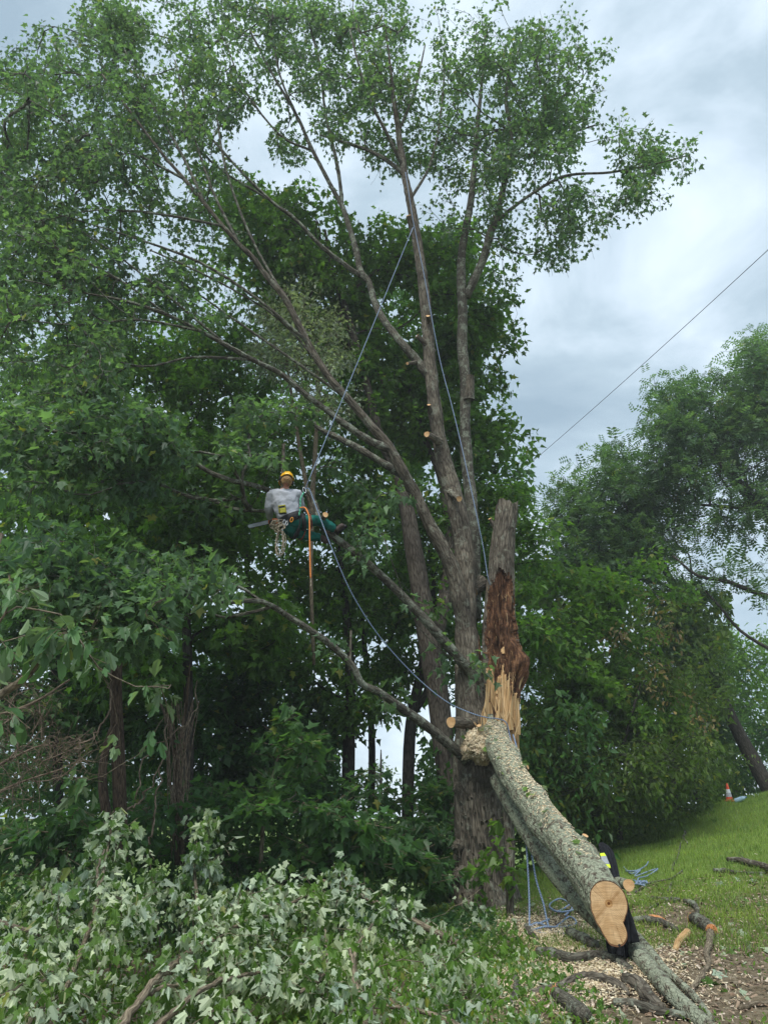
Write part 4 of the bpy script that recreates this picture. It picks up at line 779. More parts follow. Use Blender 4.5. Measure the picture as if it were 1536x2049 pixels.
TR = [
 ([[(372,1720,24,13.5),(378,1500,21,13.5),(375,1300,19,13.5),(372,1150,16,13.5),(385,1000,12,13.5),(400,900,8,13.5)]], [(380,1000,120,60,13.5,1),(300,1080,120,60,13,1),(430,1100,110,60,13.8,1),(330,900,110,50,13.5,1),(500,930,90,50,14,1,.7),(470,1260,110,60,13.8,1),(250,1330,90,60,13.4,1)], 'tree with a straight narrow trunk beneath the cut branch stub on the left', 'leaf_second'),
 ([[(695,1640,28,17),(698,1480,25,17),(700,1320,19,17),(684,1150,13,17),(670,1050,8,17)]], [(640,1130,100,60,17,1,.6),(560,1180,110,60,16.5,1,.5),(720,1200,90,50,17.5,1,.6),(600,1040,90,50,17,1),(700,980,90,60,17,1),(560,1330,130,60,16.5,1,.9),(650,1400,110,40,17,1)], 'dark trunk left of the bright gap, seen under the lower limb', 'leaf_second'),
 ([[(742,1620,15,19),(744,1500,14,19),(739,1400,12,19),(726,1260,10,19),(716,1150,8,19)]], [(740,1220,80,60,19,1,.7),(800,1160,80,60,18.5,1,.7),(750,1370,100,45,19,1,.9),(640,1230,60,50,19,1,.6)], 'slim dark trunk standing within the bright gap', 'leaf_second'),
 ([[(815,1640,24,18),(818,1500,24,18),(826,1420,22,18),(848,1320,18,18),(868,1220,14,18),(860,1100,10,18)],[(826,1430,14,18),(850,1390,12,18),(862,1350,9,18)]], [(820,1330,90,45,18,1,.8),(880,1250,60,60,18.3,1,.8),(860,1080,80,70,18.5,1),(930,1180,60,90,17,1),(900,1010,60,50,17.5,1)], 'thick dark forked trunk at the right edge of the bright gap', 'leaf_second'),
 ([[(195,1300,14,17),(190,1100,12,17),(184,930,9,17),(180,850,6,17)]], [(180,900,130,80,16.5,1.2),(100,1010,130,80,16,1.2),(240,1010,100,70,16.5,1.2),(60,800,110,60,16,1.2),(300,780,120,50,16.5,1.2),(120,1120,150,50,16,1)], 'thin trunked tree high on the far left', 'leaf_second'),
 ([[(500,1650,14,19),(505,1450,13,19),(500,1200,10,19),(480,1000,7,19)]], [(450,760,130,60,17.5,1.2),(330,700,120,60,17,1.2),(540,880,110,60,18,1.2),(420,850,110,50,17.5,1.2),(240,700,110,60,17,1),(490,640,90,50,17,1,.9),(540,1000,100,60,18.5,1,.8)], 'tree whose crown fills the space above the climber', 'leaf_second'),
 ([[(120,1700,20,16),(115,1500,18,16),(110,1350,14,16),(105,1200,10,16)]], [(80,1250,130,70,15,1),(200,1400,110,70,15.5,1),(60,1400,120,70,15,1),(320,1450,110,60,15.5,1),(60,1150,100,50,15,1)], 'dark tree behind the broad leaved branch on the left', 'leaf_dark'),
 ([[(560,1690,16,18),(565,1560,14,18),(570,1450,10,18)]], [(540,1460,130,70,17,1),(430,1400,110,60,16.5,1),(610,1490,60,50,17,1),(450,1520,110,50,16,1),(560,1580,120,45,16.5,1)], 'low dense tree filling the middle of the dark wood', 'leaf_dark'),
 ([[(960,1640,26,17.5),(965,1400,22,17.5),(985,1200,16,17.5),(1000,1050,10,17.5)]], [(1000,870,35,40,16.5,.6),(1020,980,45,50,16.2,.7),(1045,1080,38,55,16,.6),(1060,1180,30,50,16,.6),(985,1100,60,80,17,.8),(1050,1290,40,60,16,.7),(960,930,40,80,17,.6),(1070,1250,30,40,16,.6)], 'tree directly behind the split stem, its leafy edge against the sky', 'leaf_second'),
]
for tr, bl, lab, lm in TR:
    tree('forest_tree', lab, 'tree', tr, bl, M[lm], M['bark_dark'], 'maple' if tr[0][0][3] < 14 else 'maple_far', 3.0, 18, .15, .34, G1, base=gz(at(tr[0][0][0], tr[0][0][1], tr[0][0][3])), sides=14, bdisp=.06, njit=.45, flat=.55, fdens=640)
# young maple at left with pale green spray
tree('young_maple_tree', 'young maple at left whose light green spray hangs before the dark wood', 'tree',
 [[(243,1730,28,10),(240,1600,27,10),(236,1480,26,10),(232,1380,24,10),(236,1290,20,10),(232,1200,12,9.8),(225,1120,7,9.6)],[(236,1300,12,10),(280,1230,9,9.7),(340,1180,6,9.4),(400,1150,4,9.2)],[(215,1640,20,9.9),(205,1560,18,9.9),(212,1500,15,9.9),(228,1450,12,9.95)]],
 [(210,1200,100,45,8.8,.5),(290,1230,70,50,9,.4),(150,1230,90,45,8.6,.4),(240,1280,70,30,8.8,.4),(110,1190,80,35,8.9,.4),(340,1190,50,30,9.2,.3,.7),(200,1165,60,25,9,.3)], M['leaf_main'], M['bark_brown'], dens=1.1, per=16, size=.13, rad=.24, sides=18, bdisp=.05, base=gz(at(243, 1735, 10)), parts=260, nearkey='maple_near', flat=.6)
tree('dead_tree', 'broken bare trunk wrapped in dead vines left of the middle', 'tree', [[(360,1730,21,11),(358,1640,20,11),(356,1560,17,11),(350,1500,12,11),(340,1455,5,11)],[(352,1500,12,11),(335,1440,7,11.1),(318,1400,4,11.2)],[(358,1490,8,11),(372,1420,6,11),(380,1330,4,11)]], [(350,1430,40,40,11,.3,.25)], M['leaf_dark'], M['bark_brown'], 'oval', .5, 5, .08, bdisp=.08, sides=16, base=gz(at(360, 1740, 11)))
# understory
G2 = 'shade saplings under the wood'
US = [([[(520,1760,9,11),(528,1640,8,11),(545,1560,6,11),(560,1500,4,11)]], [(560,1500,90,30,11,.4),(640,1620,70,25,11,.4),(500,1610,80,25,10.8,.4),(580,1570,70,20,11.2,.4),(700,1640,40,20,10.9,.3),(440,1650,50,20,10.8,.3)], 'sapling with tiered broad leaves and a pale slanting stem'),
 ([[(700,1830,8,11.5),(690,1740,7,11.5),(680,1680,5,11.5)]], [(620,1700,90,35,11.3,.5),(740,1710,90,40,11.5,.5),(690,1660,60,25,11.5,.4),(560,1740,70,35,11.2,.4),(820,1730,60,35,12,.4)], 'low leafy sapling in the shade left of the big trunk'),
 ([[(120,1800,8,10.5),(130,1720,7,10.5),(140,1660,5,10.5)]], [(100,1690,90,35,10.3,.4),(180,1660,60,30,10.4,.4),(60,1730,70,40,10.2,.4),(280,1640,60,30,10.8,.4),(20,1680,50,40,10.2,.4)], 'oval leaved bush low at the left edge'),
 ([[(870,1790,7,14.5),(868,1700,6,14.5),(865,1640,5,14.5)]], [(850,1640,60,50,14,.5),(890,1700,40,60,13.8,.4),(780,1620,80,40,14.5,.5),(870,1570,40,40,14.2,.4),(840,1760,60,30,13.4,.4)], 'bush against the left side of the big trunk'),
 ([[(400,1800,8,12),(420,1700,7,12),(430,1620,5,12)]], [(420,1580,80,35,12,.4),(340,1600,60,30,12,.4),(460,1700,80,40,11.8,.4),(300,1700,80,40,11.8,.4)], 'dark sapling between the vine wrapped trunk and the tiered sapling')]
for k_, (tr, bl, lab) in enumerate(US):
    tree('sapling', lab, 'sapling', tr, bl, M['leaf_dark'], M['bark_thin'], 'oval' if k_ == 2 else 'maple', 1.35, 15, .15, .3, G2, base=gz(at(tr[0][0][0], tr[0][0][1], tr[0][0][3])), sides=10, njit=.35, flat=.35, droop=.3)
# dense brush closing the wood towards the ravine
def brush(n, fx, zlo, zhi, size, key, mat, name, label, njit=.6, kind='stuff'):
    x, y, zf = fx(n); z = H(x, y)+zf; pos = np.stack([x, y, z], 1); mb = MB(); add_leaves(mb, pos, leaf_frames(n, njit=njit), size*rng.uniform(.6, 1.3, n), key)
    o = mb.build(name, mat, None, False, False); o['kind'] = 'stuff'; o['label'] = label; o['category'] = 'undergrowth'; return o
def fxb(n):
    x = rng.uniform(-13, 4.5, n); y = rng.uniform(15, 22, n); top = 1.8+2.8*fbm(np.stack([x*.45, y*.4, x*0], 1), 3, 91)+np.clip(-x-3, 0, 6)*.25; top = np.where((x/y > -.058) & (x/y < .052), np.minimum(top, 1.35), top); return x, y, top*np.sqrt(rng.random(n))
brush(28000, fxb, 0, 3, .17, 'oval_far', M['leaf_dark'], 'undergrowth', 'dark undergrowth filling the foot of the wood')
def fxc(n):
    x = rng.uniform(-9, 1.5, n); y = rng.uniform(10, 15.5, n); top = (.35+.7*fbm(np.stack([x*.8, y*.8, x*0], 1), 3, 92))*np.clip((.9-x)/2, .15, 1); return x, y, top*np.sqrt(rng.random(n))
brush(24000, fxc, 0, 1, .11, 'oval_far', M['leaf_dark'], 'ground_cover', 'low green ground cover beneath the wood')

def mass(rects, size, mat, name, label, key='maple_far', seed=0, thr=.40):
    ps = []
    for (x0, x1, y0, y1, Ya, Yb, n) in rects:
        x = rng.uniform(x0, x1, n); y = rng.uniform(y0, y1, n); Yq = rng.uniform(Ya, Yb, n); k_ = fbm(np.stack([x/42, y/34, Yq*.1], 1), 4, seed) > thr
        ps.append(np.array([at(a, b, c) for a, b, c in zip(x[k_], y[k_], Yq[k_])]))
    p_ = np.vstack(ps); p_ = p_[p_[:, 2] > H(p_[:, 0], p_[:, 1])+.1]; mb = MB(); add_leaves(mb, p_, leaf_frames(len(p_), njit=.6), size*rng.uniform(.6, 1.3, len(p_)), key)
    o = mb.build(name, mat, None, False, False); tag(o, label, 'woodland', kind='stuff')
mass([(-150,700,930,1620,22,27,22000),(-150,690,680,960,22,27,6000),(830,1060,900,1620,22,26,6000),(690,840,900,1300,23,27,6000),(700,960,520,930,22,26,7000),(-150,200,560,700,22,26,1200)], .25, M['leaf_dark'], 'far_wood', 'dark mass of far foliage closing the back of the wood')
mass([(1050,1460,1180,1680,24,29,16000),(1040,1120,1120,1250,24,27,900)], .24, M['leaf_shrub'], 'far_thicket', 'green mass of foliage behind the thicket on the right')
# right side
tree('bright_maple_tree', 'yellow green maple right of the split stem, below the feathery trees', 'tree', [[(1180,1660,20,19.5),(1172,1480,15,19.5),(1178,1340,9,19.5),(1185,1230,4,19.5)]],
 [(1120,1150,60,40,18.5,1),(1190,1150,80,45,18.5,1),(1290,1170,80,45,19,1),(1120,1250,70,70,18,1),(1220,1250,90,60,18.5,1),(1110,1350,60,60,18,1),(1200,1360,90,60,18.5,1),(1280,1330,60,60,18.8,1,.7),(1150,1440,70,50,18,1,.7),(1260,1420,80,40,18.4,1),(1350,1440,60,40,18.6,.8)], M['leaf_bright'], M['bark_dark'], dens=2.3, per=18, size=.15, rad=.32, base=gz(at(1180, 1670, 19.5)), flat=.5, clump=8)
tree('withered_tree', 'tree with patches of browned leaves in the middle of the right side', 'tree', [[(1350,1620,13,19.5),(1340,1500,10,19.5),(1330,1380,7,19.5),(1310,1280,3,19.5)]],
 [(1290,1225,45,30,18.6,.4),(1265,1290,50,35,17.6,.4),(1330,1310,50,45,17.8,.4),(1370,1360,35,40,18,.4),(1400,1430,25,35,18.2,.3),(1320,1390,40,25,17.8,.3,.7)], M['leaf_brown'], M['bark_dark'], 'oval', .8, 12, .12, .25, base=gz(at(1350, 1630, 19.5)))
tree('thicket_tree', 'vine smothered dark tree leaning over the top of the lawn', 'tree', [[(1240,1680,12,18),(1235,1550,9,18),(1260,1440,6,18),(1280,1370,3,18)],[(1392,1600,10,20),(1380,1500,8,20),(1370,1420,4,20)]],
 [(1130,1480,90,60,17.5,1),(1240,1500,110,60,17.8,1),(1340,1490,80,60,18.5,1),(1120,1560,90,55,17.2,.8),(1230,1580,110,50,17.5,.8),(1320,1560,64,50,18.5,.8),(1370,1480,36,60,19.3,.8),(1320,1390,80,50,19,1),(1390,1370,60,50,20,1),(1130,1630,90,35,17,.6),(1250,1630,60,30,17.8,.5),(1345,1595,36,20,20,.4),(1060,1560,30,80,17,.6),(1060,1450,30,60,17,.6)], M['leaf_shrub'], M['bark_dark'], 'oval', 2.4, 24, .12, .3, base=gz(at(1240, 1690, 18)), clump=8)
def fxd(n):
    t = rng.random(n)*.72; x = 3.2+t*9+rng.normal(size=n)*.35; y = 17.2+t*5.5+rng.normal(size=n)*.5+.4; top = .5+1.0*fbm(np.stack([x*.8, y*.8, x*0], 1), 3, 94); return x, y, top*np.sqrt(rng.random(n))
brush(9000, fxd, 0, 1, .11, 'oval', M['leaf_shrub'], 'hedge_undergrowth', 'leafy undergrowth along the upper edge of the lawn')
tree('locust_tree', 'feathery locust with a dark leaning trunk behind the lawn crest', 'tree', [[(1560,1620,32,26),(1505,1520,28,26),(1466,1445,23,26),(1430,1360,18,26),(1395,1270,13,26),(1345,1170,15,26),(1300,1080,11,26),(1262,990,7,26)],[(1395,1275,8,26),(1385,1180,6,26),(1380,1120,3,26)],[(1345,1175,8,26),(1270,1150,7,26),(1200,1100,4,25.5)]],
 [(1210,950,60,45,25.5,1),(1150,1010,50,45,25.5,1),(1240,1010,70,50,26,1),(1160,1080,55,45,25.5,1),(1250,1090,70,50,26,1),(1310,980,50,50,26,1),(1320,1060,50,40,26.2,1,.7),(1350,1200,50,50,26,1,.8),(1120,1120,40,40,25.3,.8),(1210,1160,70,40,25.6,1),(1300,1140,50,40,26,1,.6),(1350,1290,50,50,26,1,.8),(1400,1340,50,40,26,1,.7),(1400,1460,50,40,27,1)], M['leaf_locust'], M['bark_dark'], 'locust', 6.0, 9, .34, .42, base=gz(at(1560, 1630, 26)), sides=14, fdens=620, twm=M['bark_dark'], njit=.35, droop=.35, rtip=.006)
tree('locust_tree', 'tallest feathery locust reaching in from the right edge under the wires', 'tree', [[(1680,1640,60,25),(1665,1400,54,25),(1625,1180,44,25),(1575,1075,34,25),(1523,1016,26,25),(1471,962,20,25),(1436,915,14,25),(1418,850,8,25)],[(1600,1120,20,25),(1590,980,14,25),(1570,850,8,25),(1545,780,5,25),(1520,730,3,25)],[(1640,1270,16,24.5),(1560,1205,11,24.5),(1500,1182,9,24.5),(1450,1162,8,24.5),(1395,1152,6,24.5),(1345,1112,4,24.5)],[(1660,1360,12,24.5),(1590,1320,9,24.5),(1536,1297,7,24.5),(1480,1262,6,24.5),(1440,1215,5,24.5),(1408,1180,3,24.5)],[(1523,1018,9,25),(1470,1015,8,25),(1400,1010,5,25)]],
 [(1500,720,50,45,24.8,1),(1470,800,75,50,24.8,1),(1380,800,60,45,24.8,1),(1330,850,50,40,24.8,1),(1410,880,80,50,25,1),(1500,890,60,60,25,1),(1340,920,50,40,25,1),(1430,960,70,40,25,1,.6),(1510,980,50,40,25,1,.7),(1550,800,60,90,25,1),(1420,1035,80,25,25,.8,.5),(1510,1060,40,30,25,.8,.5),(1480,1150,60,18,24.5,.4,.45),(1400,1130,40,20,24.5,.4,.5),(1530,1190,30,20,24.5,.4,.5),(1600,1000,60,90,25,1)], M['leaf_locust'], M['bark_dark'], 'locust', 5.6, 9, .34, .42, base=gz(at(1680, 1650, 25)), sides=14, fdens=620, njit=.35, droop=.35, rtip=.006)
tree('hazy_tree', 'pale green tree far behind the leaning locust trunk', 'tree', [[(1470,1600,9,36),(1465,1450,7,36),(1460,1350,3,36)]],
 [(1430,1270,45,35,36,1),(1490,1290,40,45,36,1),(1430,1350,70,45,36,1),(1510,1370,50,50,36,1),(1450,1430,80,50,36,1),(1510,1470,50,40,36,1)], M['leaf_bright'], M['bark_dark'], 'oval', 3, 26, .22, .6, base=gz(at(1470, 1610, 36)), fdens=560)
tree('background_tree', 'dark tree behind the orange cone at the crest', 'tree', [[(1440,1610,8,29),(1438,1540,6,29),(1440,1490,3,29)]],
 [(1440,1530,50,35,29,1),(1500,1540,50,35,29,1),(1420,1570,40,25,28.5,.6),(1530,1500,40,40,29,1),(1500,1580,60,16,28.5,.6)], M['leaf_dark'], M['bark_dark'], 'oval', 3, 26, .18, .4, base=gz(at(1440, 1615, 29)), fdens=560)
tree('spruce_top', 'small distant conifer in the bright gap between the trunks', 'tree', [[(762,1640,8,40),(762,1540,5,40),(762,1500,2,40)]], [(762,1530,12,20,40,.4),(762,1560,22,16,40,.5),(765,1590,32,18,40,.5),(762,1505,4,10,40,.2)], M['leaf_silver'], M['bark_dark'], 'oval_far', 1.6, 16, .22, .3, base=gz(at(762, 1650, 40)), fdens=300)

# sassafras limb entering at left, broad smooth leaves
sb = gz((-4.6, 7.2, 0)); sas = thing('sassafras_tree', 'broad smooth leaved branch reaching in from the left edge', 'tree', sb)
SS = [resample(np.array([sb, sb+[.2, -.1, 2], sb+[.5, -.2, 3.2], sb+[.8, -.3, 4.2]]), [.09, .07, .05, .03], 4), path([(-330,1560,20,7.1),(-100,1480,18,7),(0,1392,16,6.9),(40,1365,15,6.85),(62,1345,14,6.8),(78,1322,11,6.75),(100,1312,8,6.7),(150,1290,5,6.7)], 4), path([(-200,1400,8,7),(-60,1300,6,6.7),(10,1230,5,6.6),(20,1150,4,6.5)], 3), path([(-100,1500,6,7),(-30,1440,5,6.8),(15,1425,4,6.7)], 3)]
SS[1][0][0] = SS[0][0][6]; SS[2][0][0] = SS[0][0][6]
for k_, (P, r) in enumerate(SS): mb = MB(); tube(mb, P, r, 12, disp=bark_disp(.008, 3, 5, k_)); mb.build('trunk' if k_ == 0 else 'limb', M['bark_thin'], sas)
tg = blob_points([(70,1270,70,40,6.7,.3),(160,1255,50,30,6.8,.3),(20,1200,40,40,6.6,.3),(0,1430,35,25,6.7,.2),(60,1300,60,30,6.6,.2),(195,1310,25,25,7,.2),(-60,1280,60,60,6.8,.4),(310,1390,50,50,8.3,.3,.6),(200,1580,50,25,8.8,.3,.5),(290,1460,30,30,8.4,.2,.6)], 1, 1500, 3)
SS2 = SS[1:]+[]; pth = grow(SS2, tg, step=.25); pos, Rm, sz, tw = sprays(pth, 9, .16, .135, droop=.75, njit=.35); mb = MB(); twig_mesh(mb, pth, tw); mb.build('branches', M['bark_thin'], sas)['kind'] = 'stuff'
h_ = len(pos)//2; foliage(sas, pos[:h_], Rm[:h_], sz[:h_], 'sass', M['leaf_sass'], 140); foliage(sas, pos[h_:], Rm[h_:], sz[h_:], 'sass_lobed', M['leaf_sass'], 140)
# tangle of dead twigs at left
dt = thing('dead_brush', 'tangle of bare tan twigs at the left edge below the broad leaves', 'brush', gz((-4.4, 8.2, 0)))
sk = [path([(-120,1640,12,8.2),(-40,1560,9,8.1),(0,1530,7,8),(60,1500,4,7.9)], 4), path([(-120,1640,9,8.2),(-30,1600,7,8),(30,1570,5,7.9),(120,1540,3,7.8)], 4), path([(-60,1450,7,8.3),(60,1410,6,8.4),(140,1360,4,8.5)], 4)]
for P, r in sk: mb = MB(); tube(mb, P, r, 8); mb.build('branch', M['bark_dead'], dt)
tg = blob_points([(50,1500,80,40,8,.5),(100,1540,70,25,7.9,.4),(40,1400,60,60,8.5,.5),(20,1580,40,30,8,.4),(140,1500,50,30,8.1,.4)], 1, 105, 3); pth = grow(sk, tg, wander=.3, rtip=.0022, rpow=.42, step=.18)
mb = MB(); 
for P, r, d in pth: tube(mb, P, np.maximum(r, .0022), 3, cap=False); e = P[-1]; tube(mb, np.array([e, e+d*.1+rng.normal(size=3)*.05, e+d*.2+rng.normal(size=3)*.1]), .0018, 3, cap=False)
o = mb.build('twigs', M['bark_dead'], dt); o['kind'] = 'stuff'
# dead stems and vines at left
for pts, lab in (([(255,1620,4,9.4),(290,1590,4,9.4),(330,1510,3,9.4),(335,1440,2,9.5)], 'pale dead stem slanting up beside the young maple trunk'), ([(270,1600,3,9.3),(300,1500,3,9.4),(380,1440,2,9.6),(395,1360,2,9.8)], 'thin bare vine curving between the two left trunks'), ([(300,1690,5,9.6),(312,1620,4,9.6),(318,1540,3,9.6)], 'short upright dead stick left of the vine wrapped trunk'), ([(150,1500,4,8.6),(190,1470,4,8.7),(225,1410,3,8.8),(215,1350,2,8.9)], 'pale twig crossing in front of the young maple trunk')):
    P, r = path(pts, 6); P[1:-1] += rng.normal(size=(len(P)-2, 3))*.02; mb = MB(); tube(mb, P, r, 6); o = mb.build('dead_stick', M['bark_dead'], None); tag(o, lab, 'stick')
mb = MB()
for _ in range(26):
    x0 = 357+random.uniform(-14, 16); P, r = path([(x0, 1720-random.uniform(0, 60), 2, 10.9), (x0+random.uniform(-8, 8), 1620, 2, 10.86), (x0+random.uniform(-12, 12), 1540, 2, 10.86), (x0+random.uniform(-35, 40), 1440-random.uniform(0, 50), 1.4, 10.9)], 4); tube(mb, P, r, 3, cap=False)
o = mb.build('vines', M['bark_dead'], None); tag(o, 'many dry vines climbing the broken bare trunk', 'vines', kind='stuff')

# saplings near the trunk
tree('sapling', 'thin stem with bright leaf sprigs in front of the right side of the big trunk', 'sapling', [[(1022,1858,16,11.9),(1019,1780,17,11.9),(1020,1700,20,12),(1016,1620,22,12.1),(1012,1560,22,12.2)]],
 [(985,1780,10,14,11.8,.1),(1012,1710,16,14,11.7,.15),(990,1690,14,14,11.8,.15),(1030,1750,12,20,11.7,.1),(1000,1850,22,22,11.5,.2),(1000,1640,10,14,12,.1,.5)], M['leaf_bright'], M['bark_main'], dens=1, per=9, size=.13, rad=.18, base=gz(at(1022, 1862, 11.9)), fdens=260, parts=60, nearkey='maple_near', bdisp=.06)

# ================================================================== CUT BRANCHES IN THE FOREGROUND
G3 = 'cut leafy maple branches heaped in the foreground'
FBR = [
 ([(235,2060,22,6.1),(290,1990,18,6.6),(375,1915,14,7.1),(440,1872,11,7.5),(540,1828,8,8),(650,1775,5,8.6)], [(600,1810,90,38,8.2,.4),(480,1860,80,45,7.6,.4),(655,1770,40,30,8.6,.3),(560,1890,90,45,7.9,.4),(420,1900,60,30,7.3,.3)], 'long cut branch with a bare pale stem rising from the lower left to the middle', .145),
 ([(305,2060,16,6),(415,1975,12,6.5),(520,1942,8,6.9),(610,1930,5,7.2)], [(480,1970,80,40,6.8,.3),(390,2010,80,40,6.4,.3),(610,1950,80,40,7.1,.3),(540,2020,90,40,6.5,.3)], 'silvery branch lying lowest, just below the bare stem', .14),
 ([(-30,1835,9,7.6),(60,1862,8,7.5),(150,1880,7,7.5),(235,1850,5,7.8)], [(70,1800,80,45,7.9,.4),(60,1880,80,50,7.3,.4),(180,1850,60,45,7.7,.3),(20,1950,60,50,6.9,.4)], 'green and silver branch at the left edge', .15),
 ([(100,2060,14,6),(140,1960,12,6.6),(185,1840,9,7.5),(212,1720,6,8.3),(226,1640,4,8.8)], [(225,1665,28,38,8.6,.3),(245,1780,55,45,7.9,.3),(270,1850,60,45,7.6,.3),(150,1960,90,50,6.7,.4),(205,1740,40,30,8.1,.3)], 'branch standing highest at left, its leaf tips against the dark trunks', .15),
 ([(430,2060,13,6.4),(410,1900,10,7.8),(395,1800,8,8.6),(385,1700,5,9.2)], [(350,1760,65,50,8.9,.4),(425,1680,28,38,9.3,.3),(455,1770,60,50,9,.4),(390,1840,70,40,8.5,.3)], 'greener bushy branch standing behind the silvery ones', .15),
 ([(765,2060,13,6.2),(715,1965,10,6.9),(712,1900,7,7.5),(745,1850,5,8)], [(700,1870,80,50,8,.4),(800,1890,80,50,8.3,.4),(640,1960,70,45,7.2,.3),(830,1950,80,45,7.6,.3)], 'branch in the middle foreground with a forked grey stem', .14),
 ([(640,1760,6,9.6),(740,1800,9,9.6),(850,1855,13,9.6),(930,1895,14,9.6)], [(690,1790,50,50,9.5,.4),(790,1820,90,40,9.6,.4),(870,1855,60,30,9.7,.3),(965,1840,26,26,10.9,.2,.6),(960,1890,50,22,10,.3,.7)], 'branch lying toward the foot of the big trunk', .14),
 ([(960,2080,14,5.9),(880,2035,11,6.2),(790,2015,8,6.3),(700,2020,5,6.3)], [(850,2010,110,35,6.4,.3),(700,2010,80,40,6.4,.3),(960,1975,50,45,6.9,.3),(920,2045,60,20,6.1,.2)], 'branch along the bottom edge in the middle', .15),
 ([(40,2080,14,5.7),(70,2030,10,6),(120,1990,6,6.3)], [(60,2010,80,45,6.1,.3),(180,2035,70,30,6.1,.3),(290,2030,60,35,6.2,.3)], 'branch in the bottom left corner', .15),
 ([(1015,1885,8,9.4),(1005,1920,7,9.2),(990,1960,5,9),(985,1990,4,8.9)], [(985,1895,34,30,9.3,.2),(1000,1950,26,30,9.1,.2),(1010,1850,20,20,9.6,.2),(960,1925,20,25,9.2,.2)], 'deep green leafy sprig hanging low in front of the trunk foot', .15)]
for k_, (st_, bl, lab, sz_) in enumerate(FBR):
    b = gz(at(st_[0][0], min(2040, st_[0][1]), st_[0][3])); rt = thing('cut_branch', lab, 'branch', b, G3)
    P, r = path(st_, 5); P[:, 2] = np.maximum(P[:, 2], H(P[:, 0], P[:, 1])+.03); mb = MB(); tube(mb, P, r, 10, disp=bark_disp(.003, 3, 8, k_)); mb.build('stem', M['bark_thin'], rt)
    bl = [(q[0], q[1]+12, *q[2:]) for q in bl]; tg = blob_points(bl, 1.12, 2000, 9); tg[:, 2] = np.maximum(tg[:, 2], H(tg[:, 0], tg[:, 1])+.08)
    pth = grow([(P, r)], tg, step=.22, wander=.12, rtip=.0022); pos, Rm, sz, tw = sprays(pth, 32, .20, sz_*.43, droop=1.5, njit=1.1, flip=.0 if k_ == 9 else (.45, .42, .12, .4, .05, .3, .25, .15, .12)[k_], svar=.35)
    pos[:, 2] = np.maximum(pos[:, 2], H(pos[:, 0], pos[:, 1])+.03); mb = MB(); twig_mesh(mb, pth, tw, .002); mb.build('twigs', M['bark_thin'], rt)['kind'] = 'stuff'; foliage(rt, pos, Rm, sz, 'maple_near', M['leaf_fallen'] if k_ != 9 else M['leaf_bright'], 240)
for pts, lab in (([(236,2070,17,5.5),(285,1992,15,5.8),(345,1932,13,6.2),(420,1880,11,6.7),(490,1848,8,7.1),(560,1822,6,7.5)], 'longest bare pale stem arching over the leaves from the bottom left'), ([(300,2075,13,5.4),(370,2003,11,5.7),(440,1965,9,6.1),(520,1945,6,6.5),(600,1938,4,6.9)], 'second bare pale stem, below the longest one'), ([(292,1992,9,5.9),(330,1975,8,6.0),(380,1962,6,6.2),(430,1948,4,6.5)], 'short side stem forking from the longest one'), ([(700,1900,7,6.9),(712,1960,9,6.5),(722,2010,10,6.2),(735,2070,12,5.9)], 'upright forked grey stem in the middle foreground'), ([(650,1860,4,7),(655,1900,6,6.8),(648,1950,6,6.6),(600,1985,8,6.3)], 'dark curved stem left of the upright grey one'), ([(-20,2010,6,5.6),(40,1975,5,5.9),(90,1935,3,6.3)], 'pale slanting stem in the bottom left corner'), ([(210,1700,4,7.9),(196,1745,5,7.6),(205,1790,6,7.4),(240,1800,5,7.3),(262,1812,4,7.3)], 'hooked thin stem among the highest leaves at left')):
    P, r = path(pts, 6); P[1:-1] += rng.normal(size=(len(P)-2, 3))*.008; P[:, 2] = np.maximum(P[:, 2], H(P[:, 0], P[:, 1])+.05); b = tuple(P[-1] if pts[0][3] > pts[-1][3] else P[0]); rt = thing('bare_branch', lab, 'branch', b, 'bare stems over the heaped leaves'); mb = MB(); tube(mb, P, r, 10, disp=bark_disp(.002, 3, 8, 3)); mb.build('wood', M['bark_thin'], rt)
    tg = np.array([P[i]+rng.normal(size=3)*[.16, .16, .12] for i in range(len(P)//2, len(P)) for _ in range(2)]); pth = grow([(P, r)], tg, step=.12, rtip=.002); pos, Rm, sz, tw = sprays(pth, 8, .12, .075, droop=1.2, njit=.8, flip=.6); mb = MB(); twig_mesh(mb, pth, (), .002); mb.build('twigs', M['bark_thin'], rt)['kind'] = 'stuff'; leaf_parts(rt, 'leaf', pos, Rm, sz, 'maple_near', M['leaf_fallen'])
_rx = np.random.default_rng(5)
